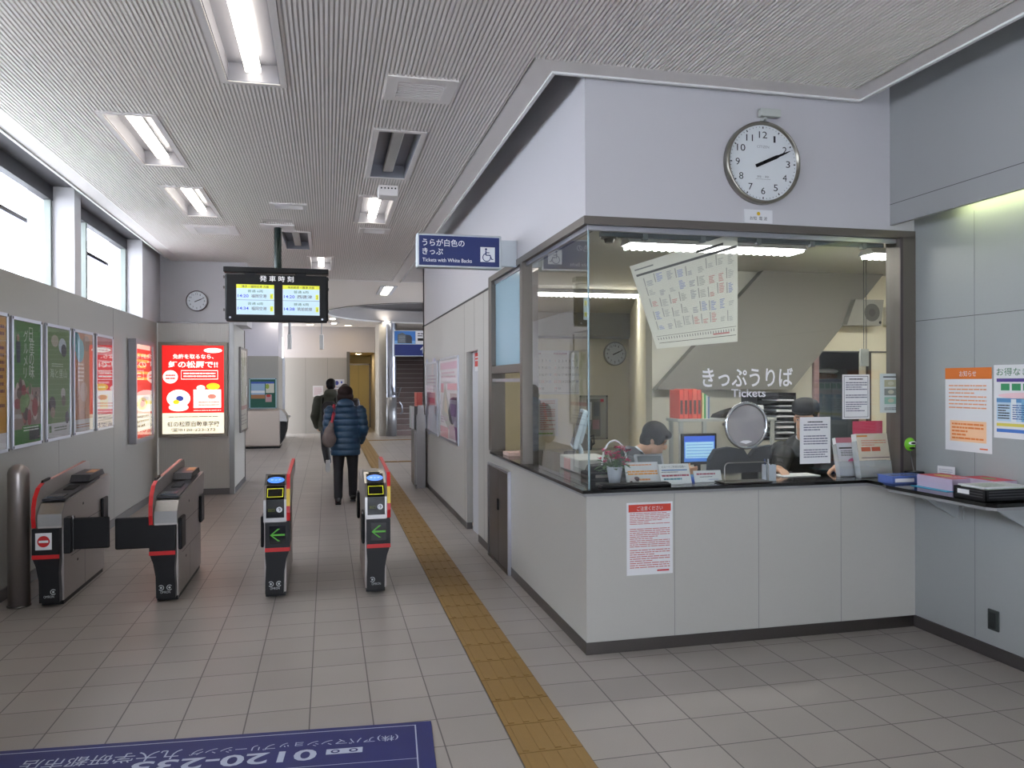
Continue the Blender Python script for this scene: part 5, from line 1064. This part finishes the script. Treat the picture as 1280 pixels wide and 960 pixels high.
t = thing('coin_tray', 'long low black tray on the counter in front of the cards', 'tray', (1.93, YO+.06, 1.005)); mb = MB(); mb.box(-.3, .16, -.045, .03, 0, .018, BLK, c=.004); mb.build('tray', t); mb = MB(); mb.box(-.29, .15, -.038, .022, .018, .024, BLKM, c=.002); mb.build('inlay', t)

# ================================================================== FAR HALL THINGS
t = thing('steel_fare_counter', 'brushed steel counter block with black end beyond the ribbed pier', 'counter', (-1.5, 20.9, 0))
SS = mat((150, 139, 131), .32, .85, noise=.04, nscale=30)
mb = MB(); mb.box(-1.0, .32, -.3, .8, .04, .98, SS, c=.03); mb.build('body', t); mb = MB(); mb.box(-.98, .31, -.28, .78, 0, .04, BLK); mb.build('plinth', t)
mb = MB(); mb.prism([(.30, .06), (.40, .2), (.47, .45), (.49, .66), (.30, .70)], -.25, .5, BLK, axis=1); mb.build('black_end', t)
mb = MB(); mb.prism([(.28, .68), (.50, .68), (.46, .85), (.36, .97), (.28, .985)], -.29, .6, STEEL, axis=1); mb.ball((.54, -.1, .80), (.04, .05, .03), STEEL); mb.build('end_hood', t)
def d_nb(mb, S, w, h):
    mb.rect(S, 0, 0, w, h, C(30, 90, 74)); mb.rect(S, .03*w, .32*h, .58*w, .92*h, C(150, 180, 206), .001); mb.rect(S, .03*w, .52*h, .58*w, .60*h, C(226, 226, 226), .0015); mb.rect(S, .03*w, .32*h, .58*w, .46*h, C(160, 110, 70), .0015); mb.rect(S, .03*w, .85*h, .95*w, .92*h, C(60, 90, 170), .0018)
    mb.rect(S, .62*w, .52*h, .95*w, .9*h, C(206, 206, 190), .001); mb.ell(S, .68*w, .75*h, .05, .07, C(150, 170, 70), .002); mb.rect(S, .6*w, .2*h, .85*w, .46*h, C(180, 150, 150), .0015); mb.ell(S, .72*w, .42*h, .06, .04, C(190, 60, 50), .0025)
framed('notice_board', 'green notice board with pinned posters above the steel counter', WALLF(-2.12, 23.045, .96), .68, .80, d_nb, fw=.03, fm=mat((150, 180, 190), .4, .3), cat='notice board', gl=False)
card('paper_notice', 'square pink tinged paper on the far beige wall', 'notice', WALLF(-.47, 26.29, 1.2), .33, .36, lambda mb, S: mb.lines(S, .04, .05, .29, .31, 6, C(190, 150, 156), seed=2), col=mat((206, 200, 200), .5))
card('paper_notice', 'white paper with blue marks on far wall beside the lift lobby', 'notice', WALLF(.18, 26.29, 1.45), .36, .32, lambda mb, S: (mb.ell(S, .12, .2, .06, .07, C(50, 60, 140)), mb.ell(S, .27, .22, .03, .04, C(70, 80, 160)), mb.lines(S, .04, .03, .3, .1, 2, SEAM)), col=mat((206, 206, 214), .5))
for x, y, z0, z1, lab in ((-.817, 18.0, 2.41, 2.98, 'slim pale hanging sensor on a thin rod, left of two'), (-.126, 18.0, 2.41, 2.80, 'white hanging sensor box on a thin rod, right of two')):
    t = thing('hanging_sensor', lab, 'sensor', (x, y, z0)); mb = MB(); mb.cyl((0, 0, .3), (0, 0, ZC-z0), .012 if x > -.5 else .03, mat((170, 172, 176), .4)); mb.build('rod', t)
    mb = MB(); mb.box(-.045, .045, -.04, .04, 0, .33, mat((206, 208, 208), .4), c=.01); mb.build('housing', t)
for x, y, L, lab in ((-1.42, 22.8, .7, 'lit far ceiling lamp at the left, beyond the departure board'), (1.15, 15.7, 1.35, 'lit ceiling lamp just before the round ceiling opening'), (1.75, 24.0, .9, 'lit far ceiling lamp over the steel column'), (.2, 24.6, .35, 'nearer of two lit square far ceiling lamps'), (.15, 22.9, .35, 'farther of two lit square far ceiling lamps')):
    t = thing('ceiling_lamp', lab, 'ceiling light', (x, y, ZC)); mb = MB()
    for q in ((-.16, .16, -L/2-.06, -L/2), (-.16, .16, L/2, L/2+.06), (-.16, -.08, -L/2, L/2), (.08, .16, -L/2, L/2)): mb.box(*q, -.012, .0, ENAM)
    mb.build('frame', t); mb = MB(); mb.box(-.07, .07, -L/2+.01, L/2-.01, -.02, 0, LIT, c=.005); mb.build('tube', t)
DLM = mat((255, 226, 170), .5, 0, 30)
for x, y, z, lab in ((-.524, 25.4, ZC, 'small warm round downlight at far left of ceiling end'), (.65, 25.6, ZC, 'small warm round downlight over the lift lobby entrance'), (1.05, 27.6, 2.66, 'warm round downlight inside the lift lobby')):
    t = thing('downlight', lab, 'ceiling light', (x, y, z)); mb = MB(); mb.lathe([(.11, -.012), (.15, -.012), (.155, 0)], PAPER, n=24); mb.build('ring', t); mb = MB(); mb.cyl((0, 0, -.008), (0, 0, -.002), .11, DLM if z > 3 else mat((255, 226, 170), .5, 0, 130), n=24); mb.build('lens', t)
CHR = mat((140, 142, 150), .3, .9, name='steel_column')
t = thing('steel_column', 'round polished steel column at the foot of stairs', 'column', (1.92, 24.3, 0)); mb = MB(); mb.lathe([(.16, 1.2), (.16, ZC)], CHR, n=32); mb.build('shaft', t)
mb = MB(); mb.lathe([(.001, .0), (.165, 0), (.165, 1.2), (.001, 1.2)], mat((150, 150, 152), .4, .7), n=32); mb.build('base_sleeve', t)
t = thing('stair_handrail', 'steel handrail end and bracket beside the column', 'handrail', (2.2, 24.1, 0)); mb = MB(); mb.tube([(-.28, 0, 1.55), (-.2, 0, 1.3), (-.1, -.05, 1.2), (-.02, -.05, 1.5)], .03, CHR); mb.build('upper_rail', t); mb = MB(); mb.tube([(-.05, 0, 1.05), (.02, -.05, .95), (.03, -.05, .75), (-.02, 0, .7)], .03, CHR); mb.build('lower_rail', t)
# building advert with blue direction band
t = thing('direction_board', 'hanging board with office tower photo over a blue arrow band', 'sign', (1.48, 18.0, 2.26))
mb = MB(); mb.box(0, 1.6, 0, .12, 0, .60, mat((196, 202, 210), .4, .3), c=.005); mb.cyl((.8, .06, .6), (.8, .06, 1.24), .03, STEELD); mb.build('casing', t)
S = surf((0, -.0005, 0), (1, 0, 0), (0, 0, 1)); mb = MB(); mb.rect(S, .02, .285, .50, .58, C(60, 120, 196)); mb.rect(S, .02, .285, .50, .36, C(120, 170, 220), .001); mb.poly(S, [(.09, .30), (.09, .50), (.2, .545), (.28, .50), (.28, .30)], C(96, 104, 112), .0015); mb.poly(S, [(.28, .30), (.28, .50), (.38, .49), (.42, .44), (.42, .30)], C(66, 70, 78), .0015)
mb.lines(S, .11, .32, .26, .48, 6, C(150, 156, 160), seed=1, n=.002, ragged=False)
mb.rect(S, .51, .285, 1.58, .58, PAPER, .001); mb.rect(S, .55, .36, .9, .42, BLK, .002); mb.lines(S, .55, .45, 1.4, .55, 2, INK, seed=4, n=.002); mb.rect(S, .02, .02, 1.58, .275, mat((26, 44, 110), .35), .001); mb.rect(S, .66, .07, .69, .2, PAPER, .002); mb.poly(S, [(.675, .235), (.745, .16), (.72, .14), (.675, .19), (.63, .14), (.605, .16)], PAPER, .0024); mb.build('board_face', t)
# leaflet rack on the corridor wall
t = thing('leaflet_rack', 'leaning steel leaflet rack at the far end of office wall', 'leaflet stand', (1.42, 12.45, 0))
mb = MB()
for y in (-.25, .25): mb.box(-.07, .07, y-.02, y+.02, 0, 1.15, STEELD); mb.box(-.05, .05, y-.02, y+.02, 1.15, 1.3, STEELD)
mb.box(-.1, -.06, -.24, .24, .05, .9, STEELD); mb.build('frame', t)
for k, c in enumerate(((206, 206, 206), (190, 200, 196))): mb = MB(); mb.box(-.13, -.10, -.22+.22*k, -.02+.22*k, .93, 1.28, C(*c)); mb.build('leaflet_pack', t)
mb = MB(); mb.box(-.06, .03, -.22, .1, 1.28, 1.5, mat((206, 96, 84), .5), c=.004); mb.build('header_card', t)

# ================================================================== PEOPLE
SKIN = mat((206, 160, 132), .55, name='skin'); HAIR = mat((22, 17, 16), .6, name='hair', noise=.25, nscale=120, spec=.25); HAIRB = mat((38, 25, 22), .6, name='brown_hair', noise=.25, nscale=120, spec=.25)
class Fuse:
    "closed volumes that a voxel remesh joins into one continuous skin"
    def __init__(s): s.mb = MB()
    def chain(s, pts, radii, n=14):
        pts = [Vector(p) for p in pts]
        for p, r in zip(pts, radii): s.mb.ball(tuple(p), r, SKIN, n=12)
        for a, b, ra, rb in zip(pts, pts[1:], radii, radii[1:]):
            if (b-a).length > 1e-4: s.mb.cyl(tuple(a), tuple(b), ra, SKIN, r1=rb, n=n)
        return s
    def loft(s, rings, n=24, yaw=0):
        "rings: (x, y, z, rx, ry)"
        vs = []; c, sn = math.cos(yaw), math.sin(yaw)
        for x, y, z, rx, ry in rings:
            for k in range(n):
                a = k*math.tau/n; u, v = rx*math.cos(a), ry*math.sin(a); vs.append((x+u*c-v*sn, y+u*sn+v*c, z))
        fs = [(i*n+k, i*n+(k+1) % n, (i+1)*n+(k+1) % n, (i+1)*n+k) for i in range(len(rings)-1) for k in range(n)]
        fs += [tuple(range(n))[::-1], tuple((len(rings)-1)*n+k for k in range(n))]
        s.mb.add(vs, fs, SKIN); return s
    def ell(s, c, r, M=None): s.mb.ball(c, r, SKIN, M=M, n=18); return s
    def build(s, name, material, parent, voxel=.011, smooth=3, fn=None, colour=None):
        o = s.mb.build('tmp'); md = o.modifiers.new('r', 'REMESH'); md.mode = 'VOXEL'; md.voxel_size = voxel
        if smooth: sm = o.modifiers.new('s', 'SMOOTH'); sm.factor = .5; sm.iterations = smooth
        dg = bpy.context.evaluated_depsgraph_get(); me = bpy.data.meshes.new_from_object(o.evaluated_get(dg)); bpy.data.objects.remove(o)
        me.name = name; me.materials.clear()
        for m in (material if isinstance(material, (list, tuple)) else [material]): me.materials.append(m)
        if fn:
            co = np.empty(len(me.vertices)*3); me.vertices.foreach_get('co', co); co = co.reshape(-1, 3)
            no = np.empty(len(me.vertices)*3); me.vertices.foreach_get('normal', no); no = no.reshape(-1, 3)
            me.vertices.foreach_set('co', fn(co, no).ravel())
        me.polygons.foreach_set('material_index', [0]*len(me.polygons)); me.polygons.foreach_set('use_smooth', [True]*len(me.polygons))
        if colour:
            for p in me.polygons: p.material_index = colour(p.center)
        me.update(); ob = bpy.data.objects.new(name, me); COL.objects.link(ob); ob.parent = parent
        return ob
def hand(f, wrist, d, side, pn, curl=.5, k=1.0):
    "five unequal bent fingers; d towards the fingers, side towards the thumb, pn palm normal"
    d, side, pn = Vector(d).normalized(), Vector(side).normalized(), Vector(pn).normalized(); w = Vector(wrist)
    f.chain([w, w+d*.035*k], [.024*k, .028*k])
    for i, (off, ln) in enumerate(((.030, .070), (.010, .080), (-.010, .075), (-.029, .058))):
        b = w+d*.085*k+side*off*k; f.chain([w+d*.02*k+side*off*.6*k, b], [.018*k, .011*k])
        p = b; a = 0
        pts = [b]
        for j in range(3): a += curl*.55; p = p+(d*math.cos(a)+pn*math.sin(a))*ln*k/3*(1.15-.15*j); pts.append(p)
        f.chain(pts, [.0095*k, .009*k, .0082*k, .007*k], n=8)
    t0 = w+d*.03*k+side*.028*k; t1 = t0+(d*.5+side*.7+pn*.3)*.035*k; t2 = t1+(d*.8+side*.35+pn*.4)*.03*k
    f.chain([w+d*.015*k, t0, t1, t2], [.02*k, .014*k, .011*k, .009*k], n=8)
def head(f, c, s, fwd, up):
    "skull, jaw, nose, ears, lips, brow; c centre of the head, s its height; fwd where it looks"
    fwd = Vector(fwd).normalized(); up = Vector(up); up = (up-fwd*up.dot(fwd)).normalized(); rt = fwd.cross(up)
    M = Matrix(((rt.x, fwd.x, up.x, c[0]), (rt.y, fwd.y, up.y, c[1]), (rt.z, fwd.z, up.z, c[2]), (0, 0, 0, 1))) @ Matrix.Scale(s/.23, 4)
    f.ell((0, -.008, .025), (.075, .093, .088), M); f.ell((0, .022, -.045), (.055, .062, .068), M); f.ell((0, .055, -.088), (.026, .024, .022), M)
    f.ell((0, .092, -.018), (.012, .018, .024), M); f.ell((0, .098, -.030), (.016, .012, .010), M); f.ell((0, .082, -.058), (.024, .010, .006), M); f.ell((0, .080, -.069), (.020, .009, .006), M)
    for q in (-1, 1): f.ell((q*.077, -.006, -.012), (.010, .020, .032), M); f.ell((q*.03, .074, .018), (.020, .012, .007), M)
    return M
def face_marks(M, t):
    mb = MB(M)
    for q in (-1, 1):
        mb.ball((q*.030, .082, .003), (.011, .005, .005), mat((236, 232, 228), .3), n=10); mb.ball((q*.030, .086, .003), (.005, .003, .005), mat((30, 20, 18), .2), n=8)
    mb.build('eyes', t); mb = MB(M)
    for q in (-1, 1): mb.box(q*.030-.017, q*.030+.017, .080, .086, .020, .026, HAIR, c=.002)
    mb.ball((0, .089, -.063), (.020, .004, .003), mat((150, 80, 76), .5), n=10); mb.build('brows_and_mouth', t)

def walker(name_lab, loc, H, coat, coatfn, hairm, legs, arms, coat_z, shoe, trous, shoulder=.2, hood=True, long_hair=False, hoodm=None, facing=0, belly=.12, waist=.165):
    """a person walking away (towards +Y); sizes in metres for body height H"""
    t = thing('person', name_lab, 'person', loc, facing); k = H/1.65
    # body: one continuous surface
    f = Fuse(); hz = H-.115*k
    M = head(f, (0, .02, hz), .23*k, (0, 1, -.12), (0, 0, 1))
    f.chain([(0, .0, hz-.07*k), (0, -.01, H-.27*k)], [.052*k, .056*k])
    f.loft([(0, -.0, H-.245*k, .07*k, .06*k), (0, -.01, H-.29*k, (shoulder-.04)*k, .085*k), (0, 0, H-.42*k, (shoulder-.035)*k, .11*k), (0, 0, H-.62*k, .125*k, .095*k), (0, 0, H-.78*k, .155*k, .11*k), (0, 0, H-.87*k, .14*k, .10*k)])
    for L in legs: f.chain([Vector(p)*1 for p in L], [.085*k, .055*k, .036*k]); f.chain([L[2], Vector(L[2])+Vector((0, .06, -.045))], [.036*k, .028*k])
    for i, A in enumerate(arms):
        f.chain(A, [.05*k, .038*k, .026*k]); d = (Vector(A[2])-Vector(A[1])).normalized(); sg = 1 if A[0][0] < 0 else -1
        hand(f, A[2], d, (0, 1, .2), (sg, 0, 0), .9, k*.95)
    f.build('body', SKIN, t, .009, 2); face_marks(M, t)
    # hair
    f = Fuse(); M2 = M @ Matrix.Translation((0, -.018, .03)); f.ell((0, -.004, .012), (.087, .098, .090), M2); f.ell((0, -.035, -.03), (.080, .062, .075), M2)
    if long_hair: f.ell((0, -.02, .01), (.108, .108, .100), M2); f.ell((0, -.035, -.06), (.118, .075, .085), M2); f.ell((0.0, -.03, -.12), (.10, .06, .05), M2)
    f.build('hair', hairm, t, .009, 2)
    # trousers
    f = Fuse(); f.loft([(0, 0, H-.72*k, .15*k, .11*k), (0, 0, H-.80*k, .165*k, .12*k), (0, 0, H-.88*k, .15*k, .11*k)])
    for L in legs: a, b, c = (Vector(p) for p in L); f.chain([a, a.lerp(b, .5), b, b.lerp(c, .4), b.lerp(c, .97)], [.10*k, .088*k, .070*k, .066*k, .060*k])
    f.build('trousers', trous, t, .010, 2)
    # shoes
    for L, sh in zip(legs, shoe):
        a = Vector(L[2]); pitch = sh[0]; R = Matrix.Translation(a) @ Matrix.Rotation(pitch, 4, 'X')
        f = Fuse(); f.mb.M = R; f.chain([(0, -.03, -.035), (0, .06, -.048), (0, .13, -.055)], [.040, .038, .032]); f.chain([(0, -.01, -.0), (0, -.01, -.04)], [.046, .044]); s_ = f.build('shoe', sh[1], t, .008, 2)
        mb = MB(R); mb.prism([(-.035, -.075), (.035, -.075), (.042, .03), (.04, .12), (.02, .165), (-.02, .165), (-.04, .12), (-.042, .03)], -.088, -.07, sh[2], axis=2); mb.build('sole', s_)
    # coat
    f = Fuse(); z0, z1 = coat_z; zs = H-.245*k
    f.loft([(0, 0, z0, waist*1.10*k, .135*k), (0, 0, z0+.10*k, waist*1.16*k, .145*k), (0, 0, (z0+zs)/2, waist*1.08*k, .135*k), (0, 0, zs-.16*k, (shoulder-.005)*k, .14*k), (0, -.01, zs-.045*k, (shoulder-.02)*k, .12*k), (0, -.01, zs+.0*k, .11*k, .09*k)])
    for A in arms: f.chain(A, [.085*k, .072*k, .054*k])
    if hood:
        f.ell((0, -.085*k, zs-.0), (.125*k, .075*k, .085*k)); f.ell((0, -.02*k, zs+.015), (.115*k, .09*k, .055*k)); f.ell((0, -.10*k, zs-.08*k), (.085*k, .05*k, .06*k))
    f.build('coat', coat, t, .011, 3, coatfn)
    return t, M
def quilt(z_lo, step, amp):
    def fn(co, no):
        ph = np.abs(np.sin((co[:, 2]-z_lo)*np.pi/step)); mask = (co[:, 2] < z_lo+step*8.2)
        d = (amp*np.sqrt(ph)-amp)*np.where(mask, 1, .25); return co+no*d[:, None]
    return fn
def wrinkle(amp):
    def fn(co, no): d = amp*(np.sin(co[:, 2]*31+co[:, 0]*17)+np.sin(co[:, 2]*19-co[:, 0]*23+co[:, 1]*13)); return co+no*d[:, None]
    return fn
BC = mat((30, 62, 88), .38, name='blue_down', noise=.1, nscale=25)
wl = [[(-.085, 0, .83), (-.095, .03, .47), (-.10, -.02, .09)], [(.085, 0, .83), (.10, .08, .46), (.105, .20, .09)]]
wa = [[(-.205, -.01, 1.27), (-.245, -.02, 1.02), (-.205, .10, .86)], [(.205, -.01, 1.27), (.25, -.02, 1.02), (.215, .10, .85)]]
KB = mat((22, 22, 28), .7, name='black_denim', noise=.15, nscale=150); DKS = mat((26, 24, 26), .5)
t, M = walker('person in blue quilted down jacket walking away with a grey shoulder bag', (.235, 10.9, 0), 1.6, BC, quilt(.66, .083, .012), HAIRB, wl, wa, (.66, 1.3), [(0, DKS, BLK), (-.15, DKS, BLK)], KB, shoulder=.215, long_hair=True, waist=.185)
b = thing('shoulder_bag', 'slouchy grey brown bag with red strap carried on the left of blue jacket', 'bag', (.235-.215, 10.9-.13, .90))
f = Fuse(); f.ell((0, 0, .0), (.095, .06, .12)); f.ell((.0, 0, .09), (.07, .045, .10)); f.ell((.02, 0, .17), (.04, .035, .08)); f.build('bag_body', mat((108, 96, 92), .8, name='bag_cloth', noise=.15, nscale=60), b, .009, 3, wrinkle(.004))
mb = MB(); mb.tube([(.02, -.01, .19), (.04, -.015, .26), (.055, -.02, .34), (.06, .0, .43), (.06, .05, .455)], .016, mat((180, 50, 66), .6), n=8); mb.tube([(.03, -.01, .19), (.055, -.03, .26), (.075, -.025, .34), (.078, .0, .43), (.075, .05, .455)], .009, mat((140, 40, 54), .6), n=8); mb.build('strap', b)
GC = mat((70, 72, 62), .75, name='olive_grey_coat', noise=.12, nscale=30)
ml = [[(-.09, 0, .87), (-.10, -.04, .50), (-.06, -.34, .28)], [(.09, 0, .87), (.10, .12, .50), (.10, .14, .09)]]
ma = [[(-.225, -.01, 1.34), (-.285, -.03, 1.07), (-.25, .10, .88)], [(.225, -.01, 1.34), (.28, -.03, 1.07), (.25, .12, .88)]]
t, M = walker('person with short black hair in olive grey hooded coat walking ahead', (.06, 14.3, 0), 1.72, GC, wrinkle(.003), HAIR, ml, ma, (.80, 1.4), [(-1.15, DKS, PAPER), (0, DKS, PAPER)], KB, shoulder=.225, waist=.19)
b = thing('backpack', 'black backpack with white mark worn on the olive grey coat', 'backpack', (.03, 14.3-.24, 1.12))
f = Fuse(); f.loft([(0, 0, -.2, .10, .06), (0, 0, -.17, .13, .085), (0, -.01, 0, .14, .095), (0, 0, .16, .12, .075), (0, 0, .21, .07, .045)]); f.build('pack', mat((30, 30, 34), .6), b, .01, 3)
mb = MB(); mb.box(-.08, .03, -.108, -.10, -.02, .05, mat((206, 206, 206), .4)); mb.build('mark', b)
mb = MB()
for sx in (-.12, .12): mb.tube([(sx, .02, -.12), (sx, .01, .1), (sx*.9, .06, .24), (sx*.85, .2, .29)], .015, BLKM)
mb.build('straps', b)
t, M = walker('person mostly hidden between the two walkers, brown hair and dark coat', (.33, 15.6, 0), 1.62, mat((50, 44, 46), .7), wrinkle(.003), HAIRB, [[(-.085, 0, .83), (-.095, .1, .47), (-.10, .15, .09)], [(.085, 0, .83), (.10, -.03, .46), (.105, -.12, .11)]], wa, (.72, 1.3), [(0, DKS, BLK), (-.35, DKS, BLK)], KB, shoulder=.19, waist=.17)

# ---- the two clerks, seated behind the glass
NAVY = mat((26, 30, 46), .6, name='navy_uniform', noise=.1, nscale=60); BKU = mat((20, 22, 26), .6, name='black_uniform', noise=.1, nscale=60); SHIRT = mat((224, 228, 236), .5)
def clerk(label, base, lean, headc, look, up, hands, uni, cap, hairfn):
    "seated: base = hip centre; lean = shoulder centre; hands: two (shoulder, elbow, wrist, finger direction, thumb side, palm normal)"
    t = thing('person', label, 'person', (base[0], base[1], 0)); B = Vector((base[0], base[1], 0))
    rel = lambda p: Vector(p)-B
    hip, sh, hc = rel(base), rel(lean), rel(headc)
    ax = (sh-hip).normalized(); f = Fuse()
    M = head(f, tuple(hc), .235, look, up)
    f.chain([hc-Vector(up).normalized()*.05, sh+ax*.03], [.055, .058]); f.chain([hip, hip.lerp(sh, .5), sh-ax*.06], [.14, .125, .14])
    yawd = Vector((look[0], look[1], 0)).normalized(); rt = Vector((yawd.y, -yawd.x, 0))
    f.chain([sh-rt*.15-ax*.03, sh+rt*.15-ax*.03], [.075, .075])
    knees = [hip+yawd*.42-rt*.11+Vector((0, 0, 0)), hip+yawd*.42+rt*.11]
    for kk, s in zip(knees, (-1, 1)):
        kk.z = .47; f.chain([hip+rt*.09*s, kk, Vector((kk.x, kk.y, .09))], [.09, .06, .04]); f.chain([Vector((kk.x, kk.y, .06)), Vector((kk.x, kk.y, .04))+yawd*.14], [.04, .03])
    for S_, E_, W_, d, sd, pn in hands:
        f.chain([rel(S_), rel(E_), rel(W_)], [.05, .038, .026]); hand(f, rel(W_), d, sd, pn, .45, 1.0)
    f.build('body', SKIN, t, .0075, 2); face_marks(M, t)
    f = Fuse(); f.chain([hip, hip.lerp(sh, .5), sh-ax*.05], [.165, .155, .165]); f.chain([sh-rt*.16-ax*.03, sh+rt*.16-ax*.03], [.088, .088]); f.ell(tuple(sh+ax*.02), (.095, .095, .05))
    for S_, E_, W_, d, sd, pn in hands: f.chain([rel(S_), rel(E_), rel(E_).lerp(rel(W_), .92)], [.078, .060, .044])
    f.build('jacket', uni, t, .010, 3, wrinkle(.002))
    nd = (hc-sh).normalized(); f = Fuse(); f.chain([sh+nd*.035, sh+nd*.085], [.074, .064]); f.build('shirt_collar', SHIRT, t, .008, 1)
    f = Fuse()
    for kk, s in zip(knees, (-1, 1)): f.chain([hip+rt*.09*s-Vector((0, 0, .02)), kk, Vector((kk.x, kk.y, .1))], [.12, .08, .06])
    f.build('trousers', uni, t, .012, 2)
    for kk in knees: f = Fuse(); f.chain([Vector((kk.x, kk.y, .055)), Vector((kk.x, kk.y, .045))+yawd*.17], [.05, .042]); f.build('shoe', DKS, t, .01, 1)
    f = Fuse(); hairfn(f, M); f.build('hair', HAIR, t, .007, 1)
    if cap:
        mb = MB(M); mb.lathe([(.001, .16), (.04, .157), (.075, .142), (.094, .12), (.100, .095), (.098, .055), (.09, .05)], BLKM, n=32); mb.build('cap_crown', t)
        mb = MB(M); mb.prism([(-.075, .06), (-.06, .11), (-.03, .14), (0, .148), (.03, .14), (.06, .11), (.075, .06)], .05, .058, BLK, axis=2); mb.build('cap_peak', t)
    return t
def hair_full(f, M):
    f.ell((0, -.020, .042), (.090, .102, .092), M); f.ell((0, -.05, -.015), (.084, .062, .080), M); f.ell((.0, .052, .070), (.074, .050, .036), M)
    for q in (-1, 1): f.ell((q*.066, .015, .02), (.026, .055, .052), M)
def hair_short(f, M): f.ell((0, -.02, .04), (.083, .092, .080), M); f.ell((0, -.05, -.015), (.078, .055, .065), M)
# left: bent forward, writing to the right
clerk('clerk in navy uniform bent forward over papers behind the flower pot', (2.12, 5.72, .50), (2.26, 5.60, 1.05), (2.45, 5.57, 1.215), (.80, -.42, -.45), (.45, -.2, .87),
      [((2.24, 5.44, .98), (2.42, 5.40, .80), (2.62, 5.46, .96), (1, .1, .12), (0, -.3, 1), (0, 1, 0)), ((2.28, 5.78, .98), (2.48, 5.82, .80), (2.66, 5.72, .92), (1, -.2, .1), (0, .3, 1), (0, -1, 0))], NAVY, False, hair_full)
clerk('clerk in black uniform and cap seated behind the right hand notices', (3.62, 5.62, .52), (3.62, 5.40, 1.13), (3.56, 5.28, 1.37), (-.75, -.62, -.12), (0, -.1, 1),
      [((3.42, 5.36, 1.09), (3.24, 5.14, .99), (3.10, 4.93, 1.04), (-.1, -1, -.15), (-.9, 0, .1), (0, 0, -1)), ((3.82, 5.36, 1.09), (3.80, 5.04, .99), (3.56, 4.88, 1.04), (-.9, -.4, -.1), (-.3, -.9, .1), (0, 0, -1))], BKU, True, hair_short)
office_chair((2.05, 5.78, 0), math.radians(-100), 'dark office chair under the bent forward clerk', None)
office_chair((3.64, 5.70, 0), math.radians(175), 'dark office chair under the clerk in the cap', None)
